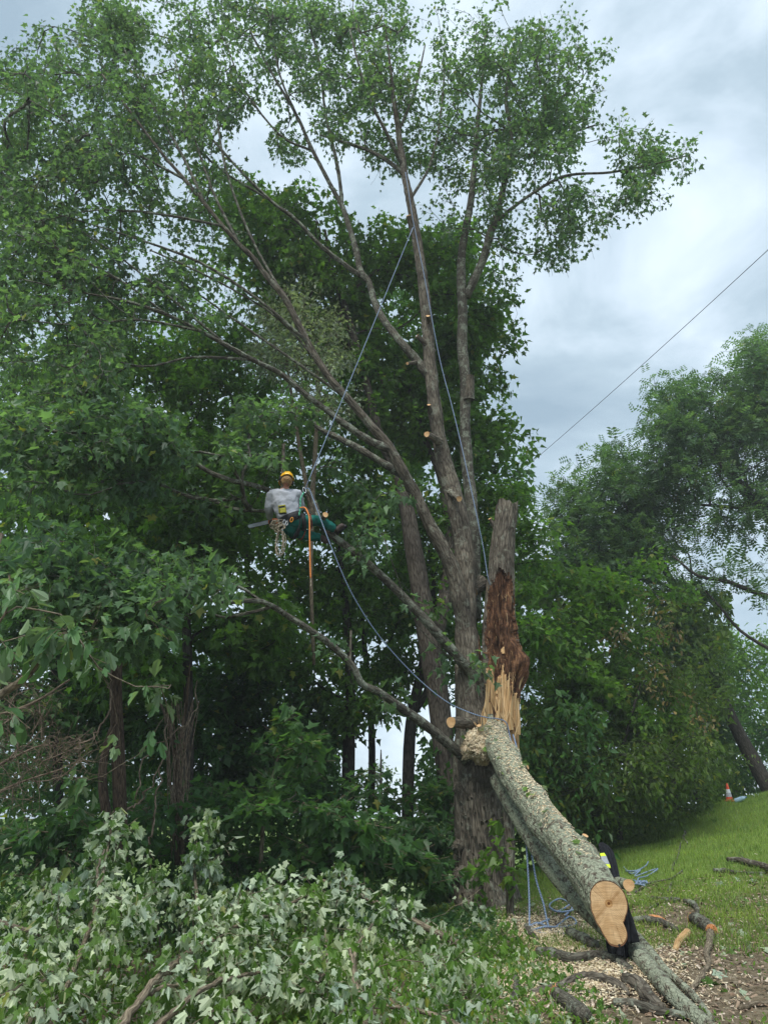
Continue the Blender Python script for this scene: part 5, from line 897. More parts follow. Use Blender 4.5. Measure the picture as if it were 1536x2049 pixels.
for k_, (px, py, Yq, h_, lab) in enumerate(((225,1640,8.5,.5,'upright leafy shoot reaching highest before the left trunk'), (92,1760,7.9,.35,'small upright leafy shoot near the left edge'), (420,1650,9.1,.5,'green upright leafy shoot right of the vine wrapped trunk'), (392,1700,8.8,.4,'shorter green shoot beside the higher one'), (556,1745,8.6,.35,'pale leafy shoot with tips standing above the heap at centre left'), (685,1750,8.9,.4,'whitish upright leafy shoot in the middle of the heap'), (790,1790,9,.35,'leafy shoot at the right end of the heap'), (140,1800,7.5,.3,'bushy low shoot between the left edge and the highest one'), (480,1790,8.2,.35,'leafy shoot just left of the whitish one'), (300,1720,8.6,.35,'thin shoot between the two highest leafy shoots'), (620,1800,8.3,.3,'low pale shoot below the whitish one'))):
    tp = at(px, py, Yq); b = gz(tp+[_rx.uniform(-.25, .25), .2, 0]); rt = thing('leafy_shoot', lab, 'branch', b, 'leafy shoots standing out of the heap')
    P, r = resample(np.array([b, b*.5+tp*.5+_rx.normal(size=3)*.08, tp]), [.011, .008, .003], 5); mb = MB(); tube(mb, P, r, 8); mb.build('stem', M['bark_thin'], rt)
    tg = np.array([tp-np.array([0, 0, 1])*h_*_rx.random()*1.3+_rx.normal(size=3)*[.13, .13, .04] for _ in range(9)]+[tp]); pth = grow([(P, r)], tg, step=.12, rtip=.0018)
    pos, Rm, sz, tw = sprays(pth, 13, .11, .082, droop=1.1, njit=.8, flip=.15 if k_ in (2, 3, 7) else .55, svar=.3); mb = MB(); twig_mesh(mb, pth, tw, .0018); mb.build('twigs', M['bark_thin'], rt)['kind'] = 'stuff'; leaf_parts(rt, 'leaf', pos, Rm, sz, 'maple_near', M['leaf_fallen'])
# lower fill: layered leaves and slash between the named branches
def fxf(n):
    x = rng.uniform(-5.2, 1.6, n); y = rng.uniform(5.6, 10.5, n); q_ = fbm(np.stack([x*1.5, y*1.5, x*0], 1), 4, 97); top = .08+1.5*np.maximum(q_-.36, 0)*2.2*np.clip((.9-x)/2.5, .04, 1); return x, y, top*np.sqrt(rng.random(n))
def slash(n, fx, size, key, mat, name, label, flip):
    x, y, zf = fx(n); pos = np.stack([x, y, H(x, y)+zf], 1); mb = MB(); add_leaves(mb, pos, leaf_frames(n, njit=.9, droop=.9, flip=flip), size*rng.uniform(.6, 1.3, n), key)
    o = mb.build(name, mat, None, False, False); tag(o, label, 'leaf litter', kind='stuff')
slash(6000, fxf, .062, 'maple', M['leaf_fallen'], 'leafy_slash', 'loose leafy slash between the heaped branches', .2)
def fxg(n): x = rng.uniform(.3, 6.5, n); y = rng.uniform(6, 13, n); return x, y, rng.uniform(.01, .05, n)
def fxg2(n):
    x, y, z = fxg(n); k = fbm(np.stack([x*1.2, y*1.2, x*0], 1), 3, 98) > .44; x = np.where(k, x, rng.uniform(.3, 1.9, n)); return x, y, z
slash(900, fxg2, .11, 'maple_near', M['leaf_fallen'], 'scattered_leaves', 'torn green leaves scattered over the chips', .45)

def fxw(n):
    x = rng.uniform(-5.5, 1.8, n); y = rng.uniform(5.6, 10.5, n); top = .1+.45*fbm(np.stack([x*1.3, y*1.3, x*0], 1), 3, 197)*np.clip((1.6-x)/1.5, .1, 1); return x, y, top*np.sqrt(rng.random(n))
slash(9000, fxw, .06, 'oval', M['leaf_bright'], 'seedlings', 'bright green seedlings and weeds growing up through the cut branches', 0)
def fxw2(n):
    x = rng.uniform(1, 8, n); y = rng.uniform(6, 13, n); k = fbm(np.stack([x*1.1, y*1.1, x*0], 1), 3, 198) > .50; x = np.where(k, x, 20); return x, y, rng.uniform(.01, .10, n)
slash(7000, fxw2, .045, 'oval', M['leaf_bright'], 'low_weeds', 'low green weeds in patches over the bare slope', 0)
# ================================================================== WOOD LYING ON THE SLOPE
G4 = 'pieces of branch lying on the slope'
def lying(pts, lab, w, mat='bark_upper', ends=(None, None), k=5, amp=.06, lift=.9, wob=.004, name='fallen_branch', side=None):
    P = np.array([ground_at(x, y) for x, y in pts]); dep = P[:, 1]*cp+(P[:, 2]-CAMZ)*sn; r = np.array(w, float)/2/F*dep; P, r = resample(P, r, k)
    r = r*1.3; P[:, 2] = H(P[:, 0], P[:, 1])+r*lift+.012; P[1:-1] += rng.normal(size=(len(P)-2, 3))*wob; b = tuple(P[0]); rt = thing(name, lab, 'branch', b, G4)
    mb = MB(); tube(mb, P, r, 14, disp=bark_disp(float(r.max())*amp*2.2, 3, 4, 5)); mb.build('wood', M[mat], rt)
    for e, (end, c) in enumerate(zip((0, -1), ends)):
        if not c: continue
        d = unit(P[0]-P[1]) if e == 0 else unit(P[-1]-P[-2]); kk = np.arange(14)*2*np.pi/14; mb = MB(); disc(mb, P[end]+d*(r[end]*.17+.004), d, [0, 0, 1], np.column_stack([np.cos(kk), np.sin(kk)])*r[end]*.97)
        if c == 'torn':
            for q in range(26): a_ = unit(rng.normal(size=3)*[1, 1, 1]+d*.2); c0 = P[end]+(a_-d*np.dot(a_, d))*r[end]*.75; tube(mb, np.array([c0-d*.03, c0+d*random.uniform(.0, .03), c0+d*random.uniform(.03, .09)+rng.normal(size=3)*.012]), [.008, .006, .0015], 4, cap=False)
        mb.build('broken_end' if c == 'torn' else 'cut_face', M['orange'] if c == 'torn' else M['cut_small'], rt, False)
    if side:
        for a_, L_, s in side:
            i_ = int(a_*(len(P)-1)); d = unit(np.array([random.uniform(-1, 1), random.uniform(-1, 1), .35])); Q, rq = resample(np.array([P[i_], P[i_]+d*L_*.5+[0, 0, .02], P[i_]+d*L_]), [s, s*.7, s*.3], 4); mb = MB(); tube(mb, Q, rq, 6); mb.build('twig', M[mat], rt)
    return rt
M['orange'] = rotmat('orange_broken_wood', [(.3, (.35, .12, .04)), (.5, (.68, .30, .12)), (.7, (.80, .52, .28))], (60, 60, 8))
lying([(1078,1917),(1110,1925),(1150,1934),(1190,1926),(1225,1932),(1262,1950)], 'thick crooked grey branch lying across the sawdust below the log end', [15,17,17,15,14,9], amp=.12, ends=('cut', None))
lying([(1062,2000),(1110,1990),(1160,1972),(1205,1972),(1240,1985),(1258,2002)], 'arched branch with peeling bark just above the bottom edge', [10,13,13,15,13,7], 'bark_main')
lying([(1080,1985),(1130,1990),(1190,1998),(1245,2000)], 'thin straight stick under the arched branch', [6,7,6,5])
lying([(1112,2005),(1140,2030),(1170,2060)], 'stout short branch pointing to the bottom edge with an orange break', [20,24,26], ends=('torn', None))
lying([(1228,2018),(1270,2026),(1320,2038),(1372,2044)], 'grey branch running under the propping limbs at the bottom', [11,13,13,12])
lying([(1456,1726),(1488,1732),(1520,1742),(1560,1760)], 'dark branch at the right edge on the lower turf', [7,9,11,12], 'bark_main', side=[(.4,.25,.01)])
lying([(1428,1749),(1450,1748),(1480,1752),(1530,1752)], 'long pale stick just below the dark branch at right', [6,7,4,3])
lying([(1262,1852),(1295,1852),(1322,1856),(1358,1870)], 'branch with an orange break right behind the jacket', [9,11,11,6], ends=(None, None))
lying([(1308,1850),(1326,1856)], 'short splintered orange piece in the middle of the bare slope', [11,11], 'orange', ends=('torn','torn'), k=4)
lying([(1388,1852),(1406,1862),(1424,1876)], 'short thick log piece with shaggy orange torn ends', [17,20,18], ends=('torn','torn'), k=4)
lying([(1352,1908),(1360,1892),(1376,1876)], 'pale barkless chunk below the torn log piece', [9,11,12], 'fresh')
lying([(1422,1880),(1414,1915),(1418,1945),(1400,1972),(1385,1990)], 'brown root like strip curving down the bare slope', [13,9,8,9,7], 'bark_thin')
lying([(1295,1803),(1330,1806),(1360,1808)], 'grey stick lying level under the slanting twig', [6,7,5])
lying([(1300,1822),(1325,1808),(1338,1785),(1345,1770)], 'slanting thin forked twig on the grass and chips', [3,4,4,3], side=[(.5,.2,.006)])
lying([(1370,1812),(1388,1818),(1396,1832),(1392,1840)], 'short curved stick right of the level stick', [7,8,7,5])
lying([(815,1850),(850,1860),(875,1874),(900,1880)], 'brown branch half hidden in leaves left of the big trunk', [10,13,13,9], 'bark_thin')
lying([(1140,1880),(1165,1892),(1190,1905)], 'grey log piece partly buried in sawdust under the log', [15,18,16])
lying([(1053,1862),(1062,1876),(1076,1890)], 'small stick by the lowest rope coil', [8,9,6])
lying([(1270,1790),(1300,1772),(1340,1762),(1365,1745)], 'very thin long twig behind the side stub', [3,3,2,2])
lying([(1252,1975),(1278,1992),(1300,2012),(1325,2035)], 'hollow brown bark covered stump piece under the propping limb', [18,22,22,16], 'bark_main', amp=.14)
lying([(1345,1745),(1360,1700),(1372,1668)], 'thin dead shoot on the lawn near the thicket', [3,2,2])
lying([(1370,1668),(1366,1680),(1374,1690)], 'small dark dead twig standing on the lawn', [4,4,3])
lying([(640,2040),(700,2045),(770,2047)], 'grey stick at the very bottom among the cut leaves', [8,8,6])
lying([(1180,1960),(1220,1952),(1262,1965)], 'slim twig between the crooked and the arched branch', [4,4,3])
lying([(1480,2030),(1510,2020),(1545,2015)], 'brown stick in the bottom right corner', [7,8,7], 'bark_thin')
lying([(1020,2020),(1035,1985),(1030,1960)], 'small curved stick in the leaves at the bottom', [10,11,8])
ORD = 'leftmost second third fourth fifth sixth seventh eighth ninth tenth eleventh twelfth thirteenth fourteenth fifteenth sixteenth'.split()
for q in range(16):
    x_, y_ = 1080+28*q+random.uniform(-6, 6), random.uniform(1790, 2035); a_ = random.uniform(-.6, .6); L_ = random.uniform(20, 48)
    P = np.array([ground_at(x_+s_*L_*math.cos(a_), y_+s_*L_*math.sin(a_)*.4) for s_ in (-.5, 0, .5)]); P[:, 2] += .012; P[1] += rng.normal(size=3)*.015; mb = MB(); tube(mb, *resample(P, [.006, .007, .004], 4), 6)
    tag(mb.build('small_twig', M['bark_dead'], None), ('leftmost' if q == 0 else ORD[q]+' from the left')+' of the short thin twigs strewn on the bare slope', 'twig', 'thin twigs strewn on the bare slope')

# ================================================================== CONE AND BOTTLE ON THE CREST
cb_ = ground_at(1459, 1604); cone = thing('traffic_cone', 'orange traffic cone with a white reflective band on the crest of the lawn', 'cone', cb_)
M['cone'] = plain('orange_plastic', (.75, .09, .03), .45, noise=.08); M['white'] = plain('reflective_white', (.72, .74, .76), .35, noise=.05); M['grey_band'] = plain('grey_band', (.42,.43,.45), .4)
def lathe(prof, n=28):
    v = []; f = []
    for r_, z in prof: v += [(r_*math.cos(a), r_*math.sin(a), z) for a in np.arange(n)*2*math.pi/n]
    for i in range(len(prof)-1):
        for j in range(n): f.append([i*n+j, i*n+(j+1) % n, (i+1)*n+(j+1) % n, (i+1)*n+j])
    return np.array(v), np.array(f)
def lpart(prof, nm, mat, par, base, rot=None):
    v, f = lathe(prof); v = v*(.73 if par is cone else 1); v = v if rot is None else v@np.array(rot).T; mb = MB(); mb.add(v+base, f); return mb.build(nm, mat, par)
HC = .62
lpart([(.0, .0), (.19, 0), (.19, .03), (.15, .045), (.135, .05)], 'base', M['cone'], cone, cb_); rr_ = lambda z: .13-.10*z/HC
lpart([(rr_(.04), .04), (rr_(.16), .16)], 'lower_body', M['cone'], cone, cb_)
lpart([(rr_(.16)+.003, .16), (rr_(.30)+.003, .30)], 'reflective_band', M['grey_band'], cone, cb_)
lpart([(rr_(.30)+.004, .302), (rr_(.42)+.004, .42)], 'upper_band', M['white'], cone, cb_)
lpart([(rr_(.42), .42), (rr_(.60), .60), (.018, .625), (0, .63)], 'tip', M['cone'], cone, cb_)
bb_ = ground_at(1481, 1606); bot = thing('plastic_bottle', 'pale blue plastic bottle lying beside the cone', 'bottle', bb_); bb2 = bb_+np.array([0, 0, .07])
M['bottle'] = plain('pale_blue_plastic', (.35, .5, .62), .15, noise=.1); M['cap'] = plain('blue_cap', (.05, .15, .4), .4)
Rb = Matrix.Rotation(R(68), 3, 'Y') @ Matrix.Rotation(R(30), 3, 'X')
lpart([(0, -.14), (.055, -.14), (.06, -.12), (.06, .03), (.055, .05), (.06, .06), (.045, .10), (.02, .13), (.018, .15)], 'bottle_body', M['bottle'], bot, bb2, Rb)
lpart([(.0215, .143), (.0215, .165), (0, .166)], 'cap', M['cap'], bot, bb2, Rb)

# ================================================================== OVERHEAD WIRES
M['cable'] = plain('black_cable', (.03, .032, .036), .5)
for (a, b_, r_, lab) in (((1000,978,42),(1900,158,14),.013,'long overhead wire rising across the open sky to the right edge'), ((1150,1128,40),(1900,695,15),.018,'thick overhead cable crossing in front of the feathery trees'), ((1180,1162,40),(1900,790,15),.017,'lowest overhead cable in front of the feathery trees')):
    P0, P1 = at(*a), at(*b_); tt = np.linspace(0, 1, 30)[:, None]; P = P0*(1-tt)+P1*tt; P[:, 2] -= (4*tt*(1-tt)*.25)[:, 0]; mb = MB(); tube(mb, P, r_, 6); tag(mb.build('overhead_wire', M['cable'], None), lab, 'wire')

# ================================================================== ROPES
def rope(P, r_, mat, lab, name='rope', k=6, sides=8, parent=None):
    P, _ = resample(np.array(P), np.ones(len(P)), k); mb = MB(); tube(mb, P, r_, sides); o = mb.build(name, M[mat], parent)
    if lab: tag(o, lab, 'rope')
    return o
ANC = at(826, 455, 12.25)
HK = at(610, 979, 11.33)
rope([ANC, ANC*.5+HK*.5+[0, 0, -.02], HK], .0085, 'blue_rope', 'taut blue climbing rope from the high stem fork down to the climber', k=10)
rope([at(811, 345, 12.25), at(818, 390, 12.2), at(826, 440, 12.25), at(834, 480, 12.3), at(850, 560, 12.35), at(866, 650, 12.4), at(882, 730, 12.5), at(903, 810, 12.5), at(920, 880, 12.45), at(938, 960, 12.4), at(955, 1040, 12.4), at(967, 1100, 12.5), at(975, 1152, 12.55), at(980, 1170, 12.65)], .009, 'blue_rope', 'blue rope running down beside the tallest stem to the split stem')
rope([HK, at(618, 978, 11.3), at(625, 995, 11.3), at(640, 1035, 11.2), at(665, 1100, 11.2), at(705, 1190, 11.4), at(760, 1275, 11.7), at(830, 1352, 12), at(890, 1402, 12.1), at(940, 1426, 12.15), at(975, 1436, 12.1), at(995, 1438, 12.1), at(1012, 1446, 12.1), at(1020, 1475, 12.1), at(1030, 1522, 11.75)], .009, 'blue_rope', 'blue white rope sagging from the climber down to the hinge of the fallen stem')
rope([at(1026, 1470, 12.35), at(1034, 1500, 12.1), at(1038, 1528, 11.9)], .012, 'blue_rope', 'short second rope strand beside the hinge of the split stem')
rope([at(1048, 1630, 11.5), at(1053, 1700, 11.3), at(1058, 1790, 11.2), at(1059, 1868, 11.0), gz(at(1066, 1872, 10.8), .02), gz(at(1090, 1866, 10.6), .02)], .0125, 'blue_rope', 'left strand of blue rope hanging from beneath the log')
rope([at(1051, 1630, 11.5), at(1060, 1690, 11.3), at(1072, 1760, 11.2), at(1086, 1806, 11.1), gz(at(1096, 1822, 10.9), .02), gz(at(1115, 1826, 10.6), .03), gz(at(1140, 1810, 10.3), .02)], .0125, 'blue_rope', 'right strand of blue rope hanging from beneath the log')
def tangle(pts, lab, j=.1, r_=.0125, n=3):
    P = []
    for x_, y_ in pts: g_ = ground_at(x_, y_); P.append(g_+[random.uniform(-j, j)*.3, random.uniform(-j, j), .02+random.random()*.05])
    return rope(P, r_, 'blue_rope', lab)
tangle([(1058,1866),(1080,1858),(1110,1862),(1135,1845),(1150,1852),(1128,1862),(1095,1868),(1062,1870),(1070,1862),(1100,1850)], 'lowest coil of blue rope lying on the sawdust')
tangle([(1096,1822),(1120,1828),(1150,1812),(1170,1805),(1185,1800),(1170,1812),(1140,1830),(1112,1834),(1100,1820),(1120,1806),(1145,1822),(1128,1840)], 'loops of blue rope on the ground between trunk and log')
tangle([(1125,1765),(1132,1772),(1128,1782),(1150,1788),(1158,1795),(1165,1780)], 'short blue rope loop glimpsed behind the log', .1)
tangle([(1248,1742),(1262,1752),(1280,1748),(1272,1760),(1300,1745),(1312,1748),(1296,1758),(1282,1768),(1278,1778),(1260,1776),(1284,1782),(1292,1776),(1272,1772)], 'tangled blue rope on the grass right of the log end')
tangle([(1250,1748),(1275,1750),(1295,1738),(1300,1732)], 'thin end of blue rope on the grass above the tangle')
for q in range(2):
    c = ground_at(1282+q*5, 1776); P = [c+[.07*math.cos(a)*(1-.2*q), .07*math.sin(a), .03+.04*abs(math.sin(a*1.7))+.02*q] for a in np.linspace(0, 9, 18)]; rope(P, .012, 'blue_rope', 'bundled knot of blue rope at the side stub' if q == 0 else 'second small knot of blue rope by the first')

# ================================================================== CLIMBER
M['shirt'] = plain('grey_cotton', (.39, .41, .455), .9, noise=.10, nscale=9, spec=.1); M['trouser'] = plain('dark_green_trousers', (.010, .115, .092), .85, noise=.25, nscale=14, spec=.1)
M['skin'] = plain('skin', (.48, .22, .15), .6, noise=.08, nscale=20); M['hair'] = plain('brown_hair', (.30, .18, .075), .8, noise=.4, nscale=90); M['helmet'] = plain('yellow_helmet', (.85, .45, .015), .3, noise=.04)
M['black'] = plain('black_webbing', (.012, .012, .014), .7, noise=.2); M['boot'] = plain('brown_leather', (.055, .035, .028), .7, noise=.25); M['glove'] = plain('dark_glove', (.02, .02, .024), .8); M['yellow'] = plain('yellow_green_fabric', (.45, .42, .03), .6, noise=.2, nscale=40)
M['metal'] = plain('brushed_metal', (.55, .57, .58), .35, 1, noise=.08); M['bar'] = plain('grey_saw_bar', (.34, .36, .36), .45, .6, noise=.1); M['gold'] = plain('orange_anodised', (.8, .32, .03), .3, .5); M['saw'] = plain('saw_orange', (.7, .16, .02), .4); M['redf'] = plain('red_trim', (.25, .03, .02), .7)
pb = at(585, 1052, 11.45); man = thing('person', 'climber in grey shirt, yellow helmet and green trousers hanging in a harness among the branches', 'person', pb)
def skin(name, verts, edges, radii, mat, parent, root=0, sub_=2, flat=None):
    me = bpy.data.meshes.new(name); b = np.array(parent['_b']); me.from_pydata([tuple(np.array(v)-b) for v in verts], edges, []); me.materials.append(mat)
    o = bpy.data.objects.new(name, me); COL.objects.link(o); o.parent = parent; md = o.modifiers.new('skin', 'SKIN'); md.use_smooth_shade = True
    for i, r_ in enumerate(radii):
        me.skin_vertices[0].data[i].radius = r_ if isinstance(r_, tuple) else (r_, r_); me.skin_vertices[0].data[i].use_root = i == root
    s_ = o.modifiers.new('subdivision', 'SUBSURF'); s_.levels = s_.render_levels = sub_; return o
J = {k: at(*v) for k, v in dict(pel=(585,1048,11.45), waist=(577,1030,11.42), chest=(571,1008,11.42), uch=(569,990,11.42), neck=(571,976,11.41), head0=(572,969,11.39), head1=(573,958,11.37),
  shL=(546,990,11.44), elL=(538,1018,11.50), wrL=(541,1040,11.74), haL=(544,1050,11.84), shR=(594,990,11.44), elR=(600,1014,11.62), wrR=(582,1030,11.86), haR=(572,1036,11.90),
  hipA=(594,1046,11.43), knA=(636,1042,11.50), anA=(669,1058,11.62), toA=(686,1048,11.60), hipB=(580,1058,11.47), knB=(617,1072,11.66), anB=(640,1076,11.74), toB=(652,1086,11.72)).items()}
def fused(name, parts_, mat, parent, vox=.011, smooth=5, wr=0.0, wsize=.07):
    """parts_: (centres, half widths a, half depths b, width axis); lofts fused by a voxel remesh into one continuous surface"""
    mb = MB()
    for Cn, ra, rb, ax in parts_:
        P, _ = resample(np.array(Cn), np.ones(len(Cn)), 5); u_ = np.linspace(0, len(Cn)-1, len(P)); ra = np.interp(u_, range(len(Cn)), ra); rb = np.interp(u_, range(len(Cn)), rb)
        T = unit(np.gradient(P, axis=0)); A_ = unit(np.asarray(ax)[None]-T*np.sum(T*np.asarray(ax), 1, keepdims=True)); B_ = np.cross(T, A_); m = 20; th_ = np.arange(m)*2*np.pi/m
        V_ = P[:, None]+ra[:, None, None]*A_[:, None]*np.cos(th_)[None, :, None]+rb[:, None, None]*B_[:, None]*np.sin(th_)[None, :, None]; n = len(P)
        i = np.arange(n-1)[:, None]*m; j = np.arange(m)[None]; q = np.stack([i+j, i+(j+1) % m, i+m+(j+1) % m, i+m+j], 2).reshape(-1, 4); k_ = n*m; jj = np.arange(m)
        mb.add(np.vstack([V_.reshape(-1, 3), P[0]-T[0]*ra[0]*.4, P[-1]+T[-1]*ra[-1]*.4]), [q, np.stack([np.full(m, k_), (jj+1) % m, jj], 1), np.stack([np.full(m, k_+1), (n-1)*m+jj, (n-1)*m+(jj+1) % m], 1)])
    o = mb.build(name, mat, parent, True, False); r_ = o.modifiers.new('remesh', 'REMESH'); r_.mode = 'VOXEL'; r_.voxel_size = vox; r_.use_smooth_shade = True
    sm_ = o.modifiers.new('smooth', 'SMOOTH'); sm_.iterations = smooth; sm_.factor = .6
    if wr:
        tx = bpy.data.textures.new('wrinkle', 'CLOUDS'); tx.noise_scale = wsize; dm = o.modifiers.new('wrinkles', 'DISPLACE'); dm.texture = tx; dm.strength = wr; dm.mid_level = .5; s2_ = o.modifiers.new('soft', 'SMOOTH'); s2_.iterations = 1
    return o
AX = unit(J['shR']-J['shL']); col_ = J['uch']*.3+J['neck']*.7
def limb_(a, b, c, r0, r1, r2): return ([J[a] if isinstance(a, str) else a, J[b], J[c] if isinstance(c, str) else c], [r0, r1, r2], [r0, r1, r2], [.3, .5, .8])
fused('body', [([J['pel'], J['waist'], J['chest'], J['uch'], J['neck'], J['head0'], J['head1']], [.15, .14, .16, .15, .058, .062, .07], [.11, .10, .11, .095, .058, .07, .08], AX),
  limb_('shL', 'elL', 'wrL', .06, .045, .03), limb_('shR', 'elR', 'wrR', .06, .045, .03), limb_('hipA', 'knA', 'anA', .085, .06, .045), limb_('hipB', 'knB', 'anB', .085, .06, .045)], M['skin'], man)
wL = J['elL']*.2+J['wrL']*.8; wR = J['elR']*.2+J['wrR']*.8
fused('shirt', [([J['pel']*.55+J['waist']*.45, J['waist'], J['chest'], J['uch'], J['uch']*.55+col_*.45, col_], [.188, .192, .225, .225, .16, .075], [.135, .14, .155, .135, .105, .075], AX),
  ([J['uch']*.6+J['shL']*.4, J['shL'], J['shL']*.5+J['elL']*.5+[-.01, 0, 0], J['elL'], wL], [.10, .098, .088, .078, .055], [.09, .095, .088, .078, .055], [.3, .5, .8]),
  ([J['uch']*.6+J['shR']*.4, J['shR'], J['shR']*.5+J['elR']*.5, J['elR'], wR], [.10, .098, .088, .075, .052], [.09, .095, .088, .075, .052], [.3, .5, .8])], M['shirt'], man, wr=.032, wsize=.09)
fused('trousers', [([J['pel']*.4+J['waist']*.6, J['pel'], J['hipA']*.5+J['hipB']*.5+[-.02, 0, -.04]], [.165, .18, .15], [.125, .15, .12], AX),
  ([J['pel'], J['hipA'], J['hipA']*.5+J['knA']*.5, J['knA'], J['anA']*.8+J['knA']*.2, J['anA']], [.12, .125, .108, .088, .08, .072], [.12, .125, .108, .088, .08, .072], [.1, .6, .8]),
  ([J['pel'], J['hipB'], J['hipB']*.5+J['knB']*.5, J['knB'], J['anB']], [.12, .12, .105, .085, .07], [.12, .12, .105, .085, .07], [.1, .6, .8])], M['trouser'], man, wr=.03, wsize=.07)
for k in ('A', 'B'):
    an, to = J['an'+k], J['to'+k]; kn = J['kn'+k]; sh = unit(an-kn); bt = skin('boot', [an-sh*.10, an, an+sh*.055, to*.55+(an+sh*.04)*.45, to+sh*.03], [(0, 1), (1, 2), (2, 3), (3, 4)], [.066, .06, .056, .052, .042], M['boot'], man)
    sub(bt, pb); mb = MB(); a_, b_ = an+sh*.095-unit(to-an)*.05, to+sh*.065; tube(mb, *resample(np.array([a_, (a_+b_)/2+sh*.004, b_]), [.03, .036, .03], 3), 10); mb.build('sole', M['black'], bt)
# hands: palm and five curled fingers closed on the saw handles
def hand(wr, ha, grip, nm, sgn):
    d = unit(ha-wr); side_ = unit(np.cross(d, grip)); v = [wr, wr+d*.045, wr+d*.085]; e = [(0, 1), (1, 2)]; r_ = [.026, (.038, .022), (.040, .02)]
    for i_, L_ in enumerate((.030, .034, .031, .026)):
        off = grip*(i_-1.5)*.021; k0 = len(v); p0 = wr+d*.09+off; v += [p0, p0+d*L_*.7+side_*.012, p0+d*L_*.8+side_*.038, p0+d*.005+side_*.05]; e += [(2, k0), (k0, k0+1), (k0+1, k0+2), (k0+2, k0+3)]; r_ += [.0105, .010, .0095, .008]
    k0 = len(v); p0 = wr+d*.05+grip*.035*sgn; v += [p0, p0+grip*.02*sgn+side_*.03, p0+d*.02+side_*.055]; e += [(1, k0), (k0, k0+1), (k0+1, k0+2)]; r_ += [.013, .011, .009]
    skin(nm, v, e, r_, M['glove'], man, 0, 1)
hand(J['wrL'], J['haL'], np.array([.9, .1, .4])/1.0, 'glove', 1); hand(J['wrR'], J['haR'], np.array([0, .5, .8]), 'glove', -1)
# head: skull, face, ears, hair, helmet (tilted down and to the left)
hc = at(573, 961, 11.37); fwd = unit(np.array([-.45, .8, -.45])); upv = unit(np.array([.05, .35, 1])); upv = unit(upv-fwd*np.dot(upv, fwd)); rt_ = np.cross(fwd, upv)
def ell(c, rx, ry, rz, name, mat, par, u=(0, 1), n=24, fn=None, cut=None):
    uu = np.linspace(u[0]*np.pi, u[1]*np.pi, n); ww = np.arange(n*2)*2*np.pi/(n*2); U, Wn = np.meshgrid(uu, ww, indexing='ij'); D = np.stack([np.sin(U)*np.cos(Wn), np.sin(U)*np.sin(Wn), np.cos(U)], -1)
    s_ = 1 if fn is None else fn(D)[..., None]; Q = D*s_*[rx, ry, rz]; V = c+Q[..., :1]*rt_+Q[..., 1:2]*fwd+Q[..., 2:]*upv; m2 = n*2
    i = np.arange(n-1)[:, None]*m2; j = np.arange(m2)[None]; q = np.stack([i+j, i+m2+j, i+m2+(j+1) % m2, i+(j+1) % m2], 2).reshape(-1, 4)
    mb = MB(); mb.add(V.reshape(-1, 3), q); return mb.build(name, mat, par)
face = lambda D: 1+.10*np.exp(-((D[..., 0]/.16)**2+((D[..., 2]+.05)/.22)**2))*(D[..., 1] > 0)-.05*np.exp(-(((np.abs(D[..., 0])-.35)/.14)**2+((D[..., 2]-.15)/.12)**2))*(D[..., 1] > 0)+.04*np.exp(-((D[..., 0]/.3)**2+((D[..., 2]+.75)/.2)**2))*(D[..., 1] > 0)
sub(ell(hc, .078, .098, .118, 'head', M['skin'], man, fn=face), pb)
hd = [o for o in man.children if o.name.startswith('head')][0]
for s_ in (-1, 1):
    ell(hc+rt_*.080*s_-fwd*.005-upv*.01, .014, .022, .034, 'ear', M['skin'], hd, n=8)
    ell(hc+rt_*.032*s_+fwd*.092+upv*.018, .012, .007, .008, 'eye', M['white'], hd, n=8)
ell(hc+fwd*.094-upv*.048, .026, .008, .008, 'mouth', M['redf'], hd, n=8)
hair = lambda D: np.where((D[..., 1] > .45) & (D[..., 2] < .5), .86, 1.0+.10*np.abs(vn(D*[9, 9, 3], 7)-.5)+.12*((D[..., 2] < -.3) & (D[..., 1] < .1)))
ell(hc, .092, .112, .128, 'hair', M['hair'], man, (.0, .86), fn=hair)
mb = MB()
for q in range(60):
    a_ = random.uniform(-2.4, -.7); c0 = hc+(rt_*math.cos(a_)*.08+fwd*math.sin(a_)*.095)-upv*random.uniform(.02, .07); tube(mb, np.array([c0, c0-upv*.03+rng.normal(size=3)*.006, c0-upv*.055+rng.normal(size=3)*.012-fwd*.005]), [.006, .005, .0015], 4, cap=False)
o = mb.build('hair_strands', M['hair'], man); o['kind'] = 'stuff'
hs = lambda D: 1+.05*np.exp(-(D[..., 0]/.12)**2)
hel = sub(ell(hc+upv*.035, .114, .138, .125, 'helmet', M['helmet'], man, (0, .60), fn=hs), pb)
lip = [hc-upv*.003+rt_*.112*math.cos(a)+fwd*.14*math.sin(a)+fwd*.02*(math.sin(a) > .3) for a in np.linspace(0, 2*math.pi, 33)]; mb = MB(); tube(mb, np.array(lip), .006, 6); mb.build('rim', M['helmet'], hel)
for s_ in (-1, 1):
    ell(hc+rt_*.105*s_-upv*.005, .030, .040, .048, 'ear_muff', M['black'], hel, n=12); mb = MB(); tube(mb, np.array([hc+rt_*.11*s_-upv*.0, hc+rt_*.118*s_+upv*.04, hc+rt_*.108*s_+upv*.07+fwd*.01]), .007, 6); mb.build('muff_arm', M['black'], hel)
mb = MB(); vis = []
for i in range(9):
    a_ = R(30+15*i); e_ = rt_*math.cos(a_)*.13+fwd*math.sin(a_)*.17; vis += [hc+e_+upv*.10, hc+e_*1.02+upv*-.005]
mb.add(vis, np.array([[2*i, 2*i+1, 2*i+3, 2*i+2] for i in range(8)])); vo = mb.build('visor', M['black'], hel); sm = vo.modifiers.new('thick', 'SOLIDIFY'); sm.thickness = .004
